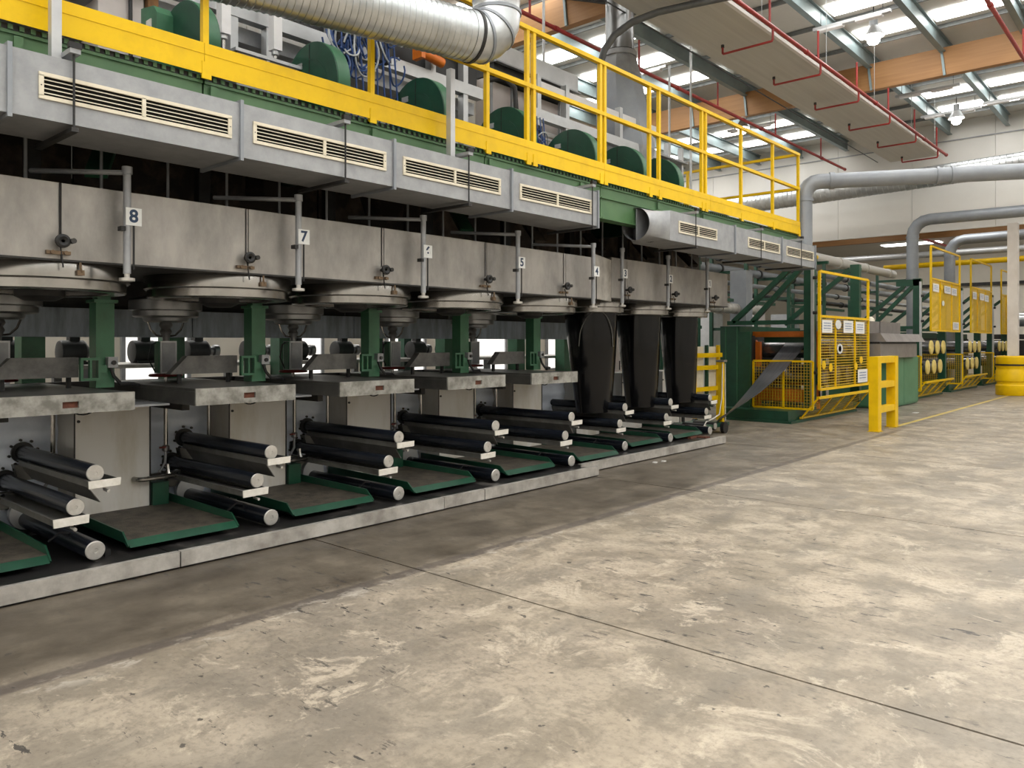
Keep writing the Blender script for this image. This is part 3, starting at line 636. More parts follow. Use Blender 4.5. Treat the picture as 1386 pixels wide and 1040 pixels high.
# ---- black fibre curtains
def curtain(x, y, rt, wb, z0, z1, lab):
    m = MB(); m.sm = True; n = 56; K = 26; vv = []; ff = []
    for i in range(K+1):
        s = i/K; e = s**1.25; rx = rt*(1-e)+.22*e; ry_ = rt*(1-s**1.6)+wb*s**1.6; xc = x+.05*s
        for j in range(n):
            a = 2*PI*j/n; q = 1+.012*math.sin(9*a+3*s)
            vv.append((xc+rx*q*math.cos(a), y+ry_*q*math.sin(a), z1+(z0-z1)*s))
    for i in range(K):
        for j in range(n): ff.append((i*n+j, i*n+(j+1)%n, (i+1)*n+(j+1)%n, (i+1)*n+j))
    ff.append(tuple(range(n))); ff.append(tuple(range(K*n, K*n+n)))
    return solo('fibre_curtain', lab, 'fibre bundle', m.add(vv, ff), 'fibre', (x,y,z0), 'black fibre curtains')
fc = curtain(-6.5,9.02,.375,.29,.62,2.04,'leftmost of the three glossy black fibre curtains, below the plate numbered three')
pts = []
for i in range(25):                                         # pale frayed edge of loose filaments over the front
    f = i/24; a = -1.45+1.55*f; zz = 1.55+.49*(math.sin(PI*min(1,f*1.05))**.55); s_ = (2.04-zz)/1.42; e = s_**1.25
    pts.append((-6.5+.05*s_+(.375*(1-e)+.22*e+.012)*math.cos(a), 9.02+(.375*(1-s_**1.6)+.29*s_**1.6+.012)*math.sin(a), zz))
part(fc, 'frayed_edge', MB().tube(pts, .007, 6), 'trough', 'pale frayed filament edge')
curtain(-6.5,10.27,.34,.27,.62,2.04,'middle of the three glossy black fibre curtains, below the plate numbered two')
curtain(-6.5,11.5,.315,.26,.62,2.04,'rightmost of the three glossy black fibre curtains, nearest the plate numbered one')

# ------------------------------------------------------------------ quench cabinet
qc = thing('quench_cabinet', 'long brushed steel cabinet carrying number plates eight to four', 'cabinet', (-6.2,4,2.14))
cut = [-2.4,-.9,.49,1.845,3.185,4.54,5.91,7.265,7.83]
for i in range(len(cut)-1): part(qc, 'front_panel', B(-5.62,-5.60,cut[i]+.004,cut[i+1]-.004,2.145,2.65), 'stainless')
part(qc, 'body', B(-6.95,-5.621,-2.4,7.83,2.15,2.645), 'stainless'); part(qc, 'base_rail', B(-6.95,-5.595,-2.4,7.83,2.136,2.149), 'dark_steel')
part(qc, 'corner_panel', MB().prism([(-5.60,7.835),(-5.88,8.62),(-5.92,8.62),(-5.64,7.835)], 'z', 2.15, 2.70), 'kerb', 'steel corner panel coloured lighter for its lit angle')  # paler colour stands for the brighter light on this angled face
qc2 = thing('quench_cabinet', 'shorter brushed steel cabinet carrying number plates three to one', 'cabinet', (-6.4,10.2,2.2))
for a, b_ in ((8.62,9.0),(9.0,10.2),(10.2,11.38),(11.38,12.02)): part(qc2, 'front_panel', B(-5.90,-5.88,a+.003,b_-.003,2.2,2.74), 'stainless')
part(qc2, 'body', B(-7.0,-5.901,8.64,12.02,2.2,2.735), 'stainless'); part(qc2, 'base_rail', B(-7.0,-5.875,8.62,12.03,2.186,2.2), 'dark_steel')
# smoke-black sheets, rods and stanchions between cabinet and walkway
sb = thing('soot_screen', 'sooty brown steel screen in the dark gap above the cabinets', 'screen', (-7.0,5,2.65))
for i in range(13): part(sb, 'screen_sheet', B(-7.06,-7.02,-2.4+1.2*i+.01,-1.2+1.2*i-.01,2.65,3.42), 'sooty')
for i in range(22):
    y = 1.3+.5*i; part(sb, 'rod', C((-6.15,y,2.64),(-6.15,y,3.42),.012,n=8), 'galv')
for i in range(9):
    y = .6+1.354*i; part(sb, 'stanchion', B(-6.75,-6.65,y,y+.1,2.65,3.42), 'dark_steel')
    part(sb, 'sling', MB().bar((-6.4,y+.4,2.9),(-6.8,y+.62,3.2),.16,.05), 'green_mid' if i in (1,4) else 'sooty')
# number posts
for k in range(8):
    y = [2.216,3.561,4.915,6.269,7.651,8.70,9.888,11.079][k]; x = -5.48 if k < 5 else -5.76; dz = 0 if k < 5 else .06; n = NUM[k]
    t = thing('number_post', 'grey pipe post with white plate reading %s' % WORD[k], 'post', (x,y,2.0), 'number posts along the cabinet')
    part(t, 'post', C((x,y,2.07+dz),(x,y,2.77+dz),.025,n=12), 'galv')
    if k < 5: part(t, 'arm', MB().tube([(x,y,2.76),(x-.12,y-.10,2.765),(x-.62,y-.40,2.80)],.018,8), 'galv')
    part(t, 'collar', C((x,y,2.75+dz),(x,y,2.80+dz),.034,n=12), 'galv')
    part(t, 'foot', MB().lathe([(.018,2.075+dz),(.018,2.045+dz),(.05,2.04+dz),(.05,2.02+dz),(.02,2.015+dz)], (x,y,0), 16), 'roll_end')
    part(t, 'clip', B(x-.03,x+.03,y-.05,y-.02,2.36+dz,2.39+dz), 'dark_steel')
    part(t, 'cable', C((x+.022,y+.035,2.10+dz),(x+.022,y+.035,2.40+dz),.007,n=6), 'black')
    p = part(t, 'plate', B(x+.026,x+.030,y-.02,y+.085,2.40+dz,2.52+dz), 'plate', 'white number plate')
    if n == 1: part(t, 'numeral', MB().prism([(y+.028,2.42+dz),(y+.043,2.42+dz),(y+.043,2.505+dz),(y+.033,2.505+dz),(y+.014,2.488+dz),(y+.014,2.474+dz),(y+.028,2.482+dz)], 'x', x+.0302, x+.0314), 'ink')
    else: text(t, 'numeral', str(n), (x+.0308,y+.032,2.46+dz), .12, 'ink')
# taps on the cabinet front
for k in range(8):
    if k < 5: x, y, z = -5.6, [1.835,3.163,4.511,5.882,7.217][k], 2.262
    else: x, y, z = -5.88, YR[k]-.12+(k-5)*.0, 2.32
    t = thing('valve', 'dark valve on the cabinet front beside %s' % near(k), 'valve', (x,y,z), 'valves on the cabinet')
    part(t, 'stem', C((x,y,z),(x+.07,y,z),.016,n=10), 'dark_steel')
    part(t, 'wheel', MB().lathe([(.03,x+.05),(.045,x+.055),(.045,x+.075),(.03,x+.08),(.012,x+.07)], (0,y,z), 20, 'x'), 'black')
    part(t, 'knob', C((x+.04,y+.06,z+.005),(x+.085,y+.06,z+.005),.018,n=10), 'dark_steel')
    part(t, 'clamp_bar', B(x,x+.03,y-.085,y+.06,z-.085,z-.062), 'brass')
    part(t, 'bolt', C((x+.03,y-.05,z-.073),(x+.04,y-.05,z-.073),.014,n=8), 'brass'); part(t, 'bolt', C((x+.03,y+.03,z-.073),(x+.04,y+.03,z-.073),.014,n=8), 'brass')
    if k < 5: part(t, 'cord', C((x+.006,y,z+.03),(x+.006,y,2.648),.004,n=6), 'black')
    part(t, 'drop_cord', MB().tube([(x+.02,y,z-.03),(x+.035,y+.005,z-.11),(x+.04,y+.01,z-.17)],.005,6), 'black')

# ------------------------------------------------------------------ walkway level
dk = thing('walkway_deck', 'green steel walkway deck above the cabinets', 'platform', (-7,6,3.1))
part(dk, 'deck_plate', B(-9.6,-5.45,-2.5,13.65,3.42,3.47), 'dark_steel')
for a, b_ in ((-2.5,2.69),(2.70,5.62),(5.63,7.62),(7.63,10.1),(10.11,13.66)):
    m = MB(); m.box(-5.40,-5.36,a,b_-.004,3.10,3.47); m.box(-5.46,-5.34,a,b_-.004,3.33,3.345); m.box(-5.48,-5.33,a,b_-.004,3.08,3.10); m.box(-5.46,-5.345,a,b_-.004,3.46,3.48)
    part(dk, 'edge_beam', m, 'green_beam')
for y in (1.5,2.74,4.2,5.67,7.2,8.9,10.15,11.9): part(dk, 'splice_plate', B(-5.345,-5.335,y,y+.05,3.36,3.45), 'green_beam')
m = MB()
for i in range(230): m.box(-5.345,-5.334,-.5+.0615*i,-.5+.0615*i+.026,3.483,3.513)
part(dk, 'grating_edge', m, 'green_beam', kind='stuff'); part(dk, 'grating_gap', B(-5.44,-5.346,-2.5,13.66,3.481,3.516), 'black')
for y in (-1,1.7,4.4,7.1,9.8,12.5): part(dk, 'cross_beam', B(-9.5,-5.5,y-.06,y+.06,3.2,3.42), 'green')
for y in (7.9,13.4): part(dk, 'deck_post', B(-9.4,-9.25,y,y+.15,0,3.42), 'green')
rl_ = thing('guard_railing', 'yellow guard railing with kick plate along the walkway', 'railing', (-5.3,6,3.5))
KP = [-2.5,.2,2.675,5.1,7.63,10.3,13.66]
for i in range(6):
    m = MB(); y0, y1 = KP[i]+.002, KP[i+1]-.002
    m.box(-5.306,-5.30,y0,y1,3.515,3.735); m.box(-5.33,-5.306,y0,y1,3.725,3.735); m.box(-5.30,-5.296,y0,y1,3.655,3.66); part(rl_, 'kick_plate', m, 'yellow')
PY = [-1.0,1.2,2.69,4.18,5.62,6.24,6.345,7.57,7.66,8.67,8.906,10.075,10.185,11.343,12.53,13.63]
for y in PY: part(rl_, 'post', B(-5.35,-5.307,y-.022,y+.022,3.50,4.91), 'yellow')
for y in PY: part(rl_, 'foot_plate', B(-5.306,-5.294,y-.035,y+.035,3.48,3.60), 'yellow')
for a, b_ in ((-2.5,2.7),(2.7,6.29),(6.29,7.61),(7.61,10.13),(10.13,13.66)):
    for z in (4.905,4.30): part(rl_, 'rail', B(-5.352,-5.300,a,b_-.004,z,z+.045), 'yellow')
for x in (-6.4,-7.5,-8.6,-9.55): part(rl_, 'post', B(x-.022,x+.022,13.60,13.65,3.47,4.91), 'yellow')
for z in (4.905,4.30): part(rl_, 'rail', B(-9.55,-5.36,13.60,13.65,z,z+.045), 'yellow')
part(rl_, 'kick_plate', B(-9.55,-5.31,13.65,13.656,3.5,3.72), 'yellow')
rr = thing('rear_railing', 'yellow railing on the far side of the walkway', 'railing', (-9.5,12,3.47))
for y in (10.6,11.9,12.6,13.3): part(rr, 'post', B(-9.52,-9.48,y,y+.045,3.47,4.55), 'yellow')
for z in (4.5,4.0): part(rr, 'rail', B(-9.53,-9.48,10.6,13.55,z,z+.045), 'yellow')
# ---- ventilation ducts with cream grilles
def grille(par, y0, y1, z0=3.022, z1=3.178, x=-5.05):
    m = MB(); w_ = .018; ym = (y0+y1)/2
    for q in ((y0,y1,z0,z0+w_+.004),(y0,y1,z1-w_-.004,z1),(y0,y0+w_+.008,z0+w_,z1-w_),(y1-w_-.008,y1,z0+w_,z1-w_),(ym-.012,ym+.012,z0+w_,z1-w_)): m.box(x,x+.012,*q)
    g = part(par, 'grille', m, 'cream', 'cream louvred grille'); part(g, 'backing', B(x-.012,x-.008,y0+.01,y1-.01,z0+.01,z1-.01), 'void')
    for c in ((y0+.012,(z0+z1)/2),(y1-.012,(z0+z1)/2)): part(g, 'screw', C((x+.012,c[0],c[1]),(x+.014,c[0],c[1]),.004,n=6), 'dark_steel')
    s0 = None
    for a, b_ in ((y0+.027,ym-.013),(ym+.013,y1-.027)):
        for i in range(4):
            z = z0+.038+.0255*i
            part(g, 'slat', MB().prism([(x-.006,z+.007),(x-.006,z+.004),(x+.008,z-.004),(x+.008,z-.001)], 'y', a, b_), 'cream')
def duct_body(par, a, b_, holes, x0=-5.60, x1=-5.05, z0=2.905, z1=3.285):
    m = MB(); m.box(x0,x1-.015,a,b_,z0,z1)
    ys = [a]; 
    for h in holes: ys += [h[0], h[1]]
    ys.append(b_)
    for i in range(0, len(ys)-1, 2): m.box(x1-.0149,x1,ys[i],ys[i+1],z0,z1)
    for h in holes: m.box(x1-.0149,x1,h[0],h[1],z0,3.03); m.box(x1-.0149,x1,h[0],h[1],3.17,z1)
    return part(par, 'duct_section', m, 'galv')
def flange(par, y): 
    m = MB()
    m.box(-5.625,-5.03,y-.012,y+.012,2.88,2.904); m.box(-5.625,-5.03,y-.012,y+.012,3.286,3.305); m.box(-5.049,-5.03,y-.012,y+.012,2.904,3.286); m.box(-5.625,-5.601,y-.012,y+.012,2.904,3.286)
    part(par, 'flange', m, 'pipe_grey')
def hanger(par, y):
    part(par, 'hanger_rod', C((-5.025,y,2.87),(-5.025,y,3.36),.007,n=8), 'black'); part(par, 'hanger_bar', B(-5.66,-5.005,y-.02,y+.02,2.855,2.88), 'dark_steel')
    part(par, 'hanger_bracket', B(-5.36,-5.0,y-.03,y+.03,3.32,3.35), 'galv'); part(par, 'hanger_cap', B(-5.03,-4.995,y-.035,y+.035,3.35,3.385), 'black')
du = thing('ventilation_duct', 'long grey rectangular duct with four cream grilles under the walkway', 'duct', (-5.3,3,2.9))
SE = [-.06,1.395,2.816,4.199,5.678,7.13]; GR = [None,(1.544,2.743),(2.907,4.112),(4.295,5.518),(5.80,7.009)]
duct_body(du, -1.6, -.07, [])
for i in range(5):
    duct_body(du, SE[i], SE[i+1]-.004, [(GR[i][0]+.01,GR[i][1]-.01)] if GR[i] else [])
    if GR[i]: grille(du, *GR[i])
for y in SE[1:]: flange(du, y)
for y in (1.726,3.69,5.065,7.0): hanger(du, y)
d2 = thing('ventilation_duct', 'shorter grey duct with round open mouth and three cream grilles', 'duct', (-5.3,11,2.9))
SE2 = [8.72,10.55,12.237,13.68]; GR2 = [(8.93,9.991),(10.983,12.149),(12.42,13.60)]
for i in range(3): duct_body(d2, SE2[i], SE2[i+1]-.004, [(GR2[i][0]+.01,GR2[i][1]-.01)]); grille(d2, *GR2[i])
for y in SE2[1:]: flange(d2, y)
for y in (9.35,11.4,13.0): hanger(d2, y)
m = MB(); n = 32; vv = []; m.sm = True                      # round-to-square transition
for s, y in ((0,8.34),(0,8.42),(1,8.72)):
    for j in range(n):
        a = 2*PI*j/n; c, sn = math.cos(a), math.sin(a); q = 1/max(abs(c), abs(sn))
        rx = .205*(1-s)+.275*s*q; rz = .205*(1-s)+.19*s*q
        vv.append((-5.325+rx*c, y, 3.095+rz*sn))
ff = [(i*n+j, i*n+(j+1)%n, (i+1)*n+(j+1)%n, (i+1)*n+j) for i in range(2) for j in range(n)]
part(d2, 'mouth', m.add(vv, ff), 'galv'); part(d2, 'damper_blade', B(-5.33,-5.32,8.36,8.70,2.9,3.29), 'galv'); part(d2, 'mouth_lining', C((-5.325,8.68,3.095),(-5.325,8.70,3.095),.2), 'dark_steel')
# ---- big spiral duct over the railing with elbow and two aluminium props
sd = thing('spiral_duct', 'large silver spiral duct above the kick plate ending in an elbow', 'duct', (-5,4,4.1))
A0, A1 = Vector((-5.62,1.3,4.27)), Vector((-4.86,4.85,4.32))
part(sd, 'pipe', spiral([A0, A1], .215, '', '', pitch=.055, n=40, ridge=.006), 'galv_bright')
ep = elbowed(A1, (-4.79,5.18,4.325), (-4.79,5.18,6.6), .27, 5)
part(sd, 'elbow', MB().tube(ep[:-1], .222, 40, False), 'galv_bright')
part(sd, 'riser', spiral([ep[-2], ep[-1]], .215, '', '', pitch=.11, n=40, ridge=.005), 'galv_bright')
for i in (1, 2, 4, 6):
    d = (ep[i]-ep[i-1]).normalized() if i == 1 else (ep[min(i+1,len(ep)-1)]-ep[i-1]).normalized()
    part(sd, 'clamp_band', MB().tube([ep[i]-d*.014, ep[i]+d*.014], .231, 40), 'pipe_grey' if i != 1 else 'dark_steel')
for y, zt in ((1.67,4.08),(4.973,4.12)):
    solo('duct_prop', 'aluminium prop in front of the kick plate, %s' % ('left one near the first grille' if y < 2 else 'right one under the duct elbow'), 'prop', B(-5.20,-5.14,y-.028,y+.028,3.286,zt).box(-5.21,-5.19,y-.04,y+.04,3.286,3.30), 'aluminium', group='aluminium duct props')
# ---- chain guards
def guard(y, x=-6.37, z=4.02, r=.45):
    t = thing('chain_guard', '', 'guard', (x,y,3.47), 'green round chain guards on the walkway')
    part(t, 'face_plate', C((x,y-.07,z),(x,y-.06,z),r-.004,n=48), 'green'); part(t, 'rim', MB().lathe([(r-.01,y-.062),(r,y-.058),(r,y+.075),(r-.01,y+.08)], (x,0,z), 48, 'y'), 'green_mid')
    part(t, 'inner_ring', MB().lathe([(r*.62,y-.075),(r*.64,y-.075),(r*.64,y-.0701),(r*.62,y-.0701)], (x,0,z), 40, 'y', close=False), 'green')
    part(t, 'seam', B(x-.004,x+.004,y-.0745,y-.0701,z,z+r-.02), 'dark_steel'); part(t, 'stand', B(x-.1,x+.1,y-.05,y+.06,3.47,z-r+.02), 'green')
    part(t, 'latch', B(x-.22,x-.12,y-.08,y-.0702,z+.22,z+.28), 'aluminium')
    return t
gy = [4.33,5.67,7.05,8.38,9.56,10.57]
q0 = guard(gy[0]); q0['label'] = 'green round chain guard left of the blue cable bundle'
for y, lab in zip(gy[1:], ('green round chain guard under the duct elbow, left of the aluminium prop','green round chain guard seen through the first railing panel right of the prop','green round chain guard left of the double railing post by the stack','green round chain guard in front of the grey stack','green round chain guard rightmost, beneath the stack')): dup(q0, (0,y-gy[0],0), lab)
t = thing('belt_guard', 'green boxy belt guard with rounded end at the upper left', 'guard', (-6.4,3.0,3.47))
part(t, 'side_box', MB().prism([(-6.74,3.8),(-6.44,3.8),(-6.44,4.33),(-6.5,4.40),(-6.74,4.44)], 'y', 2.84, 2.979), 'green_mid'); part(t, 'wheel_cover', C((-6.33,2.98,3.99),(-6.33,3.12,3.99),.43,n=44), 'green')
part(t, 'rim_band', MB().lathe([(.431,2.99),(.437,2.99),(.437,3.11),(.431,3.11)], (-6.33,0,3.99), 44, 'y', close=False), 'green_mid'); part(t, 'label_plate', B(-6.62,-6.53,2.83,2.839,4.18,4.30), 'tape'); part(t, 'stand', B(-6.5,-6.2,2.99,3.11,3.47,3.58), 'green')
# ---- aluminium frames and machinery on the walkway
fm = thing('aluminium_rack', 'aluminium profile frame along the walkway machinery', 'frame', (-7,5,3.47))
for y in (2.15,3.78,4.16,4.9,6.35,6.9,8.35,9.0,10.4): part(fm, 'upright', B(-7.0,-6.9,y-.04,y+.04,3.47,5.35), 'aluminium')
for a, b_ in ((1.5,4.9),(4.91,7.2),(8.2,11.5)): part(fm, 'beam', B(-7.0,-6.89,a,b_,4.72,4.86), 'aluminium'); part(fm, 'top_beam', B(-7.0,-6.92,a,b_,5.18,5.27), 'white_plastic')
for a, b_ in ((1.5,4.9),(4.91,7.2)): part(fm, 'trunking', B(-7.35,-7.05,a,b_,4.55,4.70), 'galv'); part(fm, 'black_slot', B(-7.04,-7.001,a,b_,4.87,5.17), 'black')
for y in (2.2,4.3,5.2): part(fm, 'brace', MB().bar((-6.95,y,4.75),(-7.4,y+.4,5.15),.05,.05), 'back_blue')
for y, lab in ((3.56,'left'),(4.09,'right')):
    t = thing('pneumatic_cylinder', 'white vertical pneumatic cylinder, %s one of two at the upper left' % lab, 'cylinder', (-6.7,y,3.9), 'white pneumatic cylinders')
    part(t, 'barrel', B(-6.74,-6.64,y-.045,y+.045,4.42,5.2), 'white_plastic'); part(t, 'piston_rod', C((-6.69,y,3.55),(-6.69,y,4.42),.014,n=10), 'ring_steel'); part(t, 'gland', C((-6.69,y,4.38),(-6.69,y,4.42),.035,n=12), 'aluminium')
t = solo('switch_cabinet', 'pale pinkish cabinet wall at the upper left behind the kick plate', 'cabinet', B(-7.5,-7.02,2.60,2.98,3.47,5.6), 'cabinet_pale')
part(t, 'plinth_strip', B(-7.52,-7.01,2.58,3.0,3.47,3.55), 'galv'); part(t, 'cable', C((-6.99,2.86,3.5),(-6.99,2.85,5.6),.018,n=8), 'black')
solo('rusty_post', 'rust-brown post beside the pale cabinet', 'post', B(-7.06,-6.97,3.0,3.09,3.47,5.6), 'rusty_brown')
solo('rear_cabinets', 'row of stained cream machine housings behind the frame', 'housing', B(-8.3,-7.6,-1,4.3,3.47,5.0).box(-8.3,-7.62,4.32,7.2,3.47,5.05).box(-8.3,-7.6,7.22,9.7,3.47,5.3), 'panel_beige')
t = solo('control_box', 'grey control tray at the upper left above the kick plate', 'box', B(-6.9,-6.3,1.5,2.25,3.9,4.06), 'galv'); part(t, 'tray_lip', B(-6.29,-6.28,1.45,2.3,3.88,3.98), 'dark_steel'); part(t, 'leg', B(-6.7,-6.6,1.8,1.9,3.47,3.9), 'galv')
t = thing('low_housing', 'low pale grey housing between the two cylinders and the first chain guard', 'housing', (-6.6,3.9,3.47))
part(t, 'body', B(-6.9,-6.35,3.50,4.12,3.47,4.17), 'galv'); part(t, 'lid', B(-6.92,-6.33,3.48,4.14,4.171,4.20), 'aluminium'); part(t, 'rib', B(-6.349,-6.34,3.79,3.82,3.47,4.17), 'aluminium')
t = thing('drive_gearbox', 'dark brown gearbox beside the left white cylinder', 'gearbox', (-6.65,3.28,3.47))
part(t, 'casing', MB().prism([(3.22,3.47),(3.47,3.47),(3.47,4.25),(3.36,4.34),(3.22,4.2)], 'x', -6.9, -6.55), 'sooty'); part(t, 'cap', C((-6.55,3.34,4.1),(-6.5,3.34,4.1),.07,n=14), 'dark_steel')
# cables
def cable_bundle(y, x, z, n, lab, seed):
    random.seed(seed); t = thing('cable_bundle', lab, 'cables', (x,y,z-.4))
    for i in range(n):
        c = (x+random.uniform(-.08,.08), y+random.uniform(-.16,.16), z+random.uniform(-.2,.18)); r = random.uniform(.07,.2)
        pts = [(c[0]+.03*math.sin(2*a+i), c[1]+r*math.cos(a)*.8, c[2]+r*math.sin(a)*1.2) for a in [2*PI*j/18*.92+i for j in range(19)]]
        part(t, 'cable', MB().tube(pts, .010, 6), 'blue_cable' if i % 5 else 'light_cable')
    for i in range(4): part(t, 'drop_cable', MB().tube([(x,y-.1+.07*i,z+.35),(x+.03,y-.12+.08*i,z),(x+.02,y-.1+.09*i,z-.45),(x,y-.05+.09*i,z-.85)],.010,6), 'blue_cable')
    part(t, 'valve_block', B(x-.12,x-.02,y-.12,y+.12,z-.1,z+.25), 'dark_steel')
cable_bundle(4.86,-6.55,4.62,22,'tangle of blue and white air hoses above the kick plate',3)
cable_bundle(5.35,-6.6,4.75,5,'smaller loop of blue hoses right of the yellow post',5)
cable_bundle(8.2,-6.8,4.35,10,'dark blue hose tangle beside the fourth chain guard',9)
solo('orange_actuator', 'orange-brown actuator body below the silver duct', 'actuator', C((-6.8,6.05,5.0),(-6.8,6.4,4.95),.06,n=14).box(-6.88,-6.72,6.0,6.06,4.9,5.1), 'orange')
# stainless hood
hd = thing('extraction_hood', 'stainless box hood behind the railing left of the stack', 'hood', (-7.6,8.7,4.2))
part(hd, 'fascia', B(-8.4,-7.2,7.75,9.65,5.46,5.72), 'aluminium'); part(hd, 'soffit', B(-8.3,-7.26,7.8,9.6,5.30,5.459), 'dark_steel'); part(hd, 'lip', B(-7.21,-7.16,7.75,9.68,5.44,5.46), 'galv')
part(hd, 'back_panel', B(-7.9,-7.45,7.8,9.5,4.3,5.28), 'cabinet_pale'); part(hd, 'rail_pipe', C((-7.1,7.6,4.62),(-7.1,9.6,4.62),.04,n=12), 'white_plastic')
for y in (7.85,8.3,8.9,9.4): part(hd, 'hanger', B(-7.4,-7.36,y,y+.04,4.6,5.3), 'galv')
part(hd, 'arm_pipe', MB().tube([(-7.3,7.75,5.2),(-7.15,7.9,5.25),(-7.05,8.0,5.1),(-7.05,8.05,4.6)],.035,10), 'dark_steel')
for z in (4.4,4.5): part(hd, 'wire_rail', C((-7.0,7.7,z),(-7.0,9.5,z),.012,n=8), 'galv')
# grey stack
sk = thing('exhaust_stack', 'grey exhaust stack with flared body behind the railing', 'stack', (-7.3,10.95,3.47))
part(sk, 'flue', C((-7.3,10.95,6.45),(-7.3,10.95,8.74),.24,n=28), 'stack_steel'); part(sk, 'collar', C((-7.3,10.95,6.38),(-7.3,10.95,6.46),.285,n=28), 'galv'); part(sk, 'collar_band', C((-7.3,10.95,6.455),(-7.3,10.95,6.48),.27,n=28), 'dark_steel'); part(sk, 'upper_collar', C((-7.3,10.95,7.35),(-7.3,10.95,7.40),.26,n=28), 'dark_steel')
def oct_(r1, z1, r2, z2, n=8, y1=0, y2=0):
    m = MB(); vv = [(-7.3+r*math.cos(PI/8+2*PI*j/n), 10.95+y+r*math.sin(PI/8+2*PI*j/n), z) for r, z, y in ((r1,z1,y1),(r2,z2,y2)) for j in range(n)]
    return m.add(vv, [(j,(j+1)%n,n+(j+1)%n,n+j) for j in range(n)]+[tuple(range(n)), tuple(range(n,2*n))])
part(sk, 'cone', oct_(.27,6.38,.36,6.05), 'galv'); part(sk, 'body', oct_(.36,6.05,.50,4.85,8,0,.18), 'pipe_grey'); part(sk, 'base_cone', oct_(.50,4.85,.36,4.2,8,.18,.18), 'galv'); part(sk, 'base', oct_(.36,4.2,.36,3.47,8,.18,.18), 'pipe_grey')
pipe_run('flexible_conduit', 'dark grey bent conduit arching in front of the stack', [(-7.07,10.05,4.5),(-7.07,10.05,5.95),(-7.01,10.08,6.2),(-6.86,10.15,6.42),(-6.6,10.25,6.58),(-6.25,10.42,6.69),(-5.77,10.65,6.75),(-4.6,11.0,6.78),(-3.6,11.2,6.8)], .055, 'conduit_grey', cat='conduit')
solo('stack_bracket', 'dark steel angle bracket at the top of the stack', 'bracket', MB().bar((-8.3,10.4,7.55),(-6.7,11.5,7.2),.08,.05), 'dark_steel')
t = thing('filter_rack', 'grey metal rack with cylinders right of the stack', 'rack', (-7.2,12.5,3.47))
for y in (11.8,12.3,12.8): part(t, 'upright', B(-7.25,-7.17,y,y+.07,3.47,5.2), 'aluminium')
for z in (3.9,4.4,4.9): part(t, 'shelf', B(-7.6,-7.1,11.8,12.9,z,z+.03), 'galv')
for y in (11.95,12.2,12.55): part(t, 'filter_cylinder', C((-7.4,y,4.43),(-7.4,y,4.8),.1,n=14), 'dark_steel')

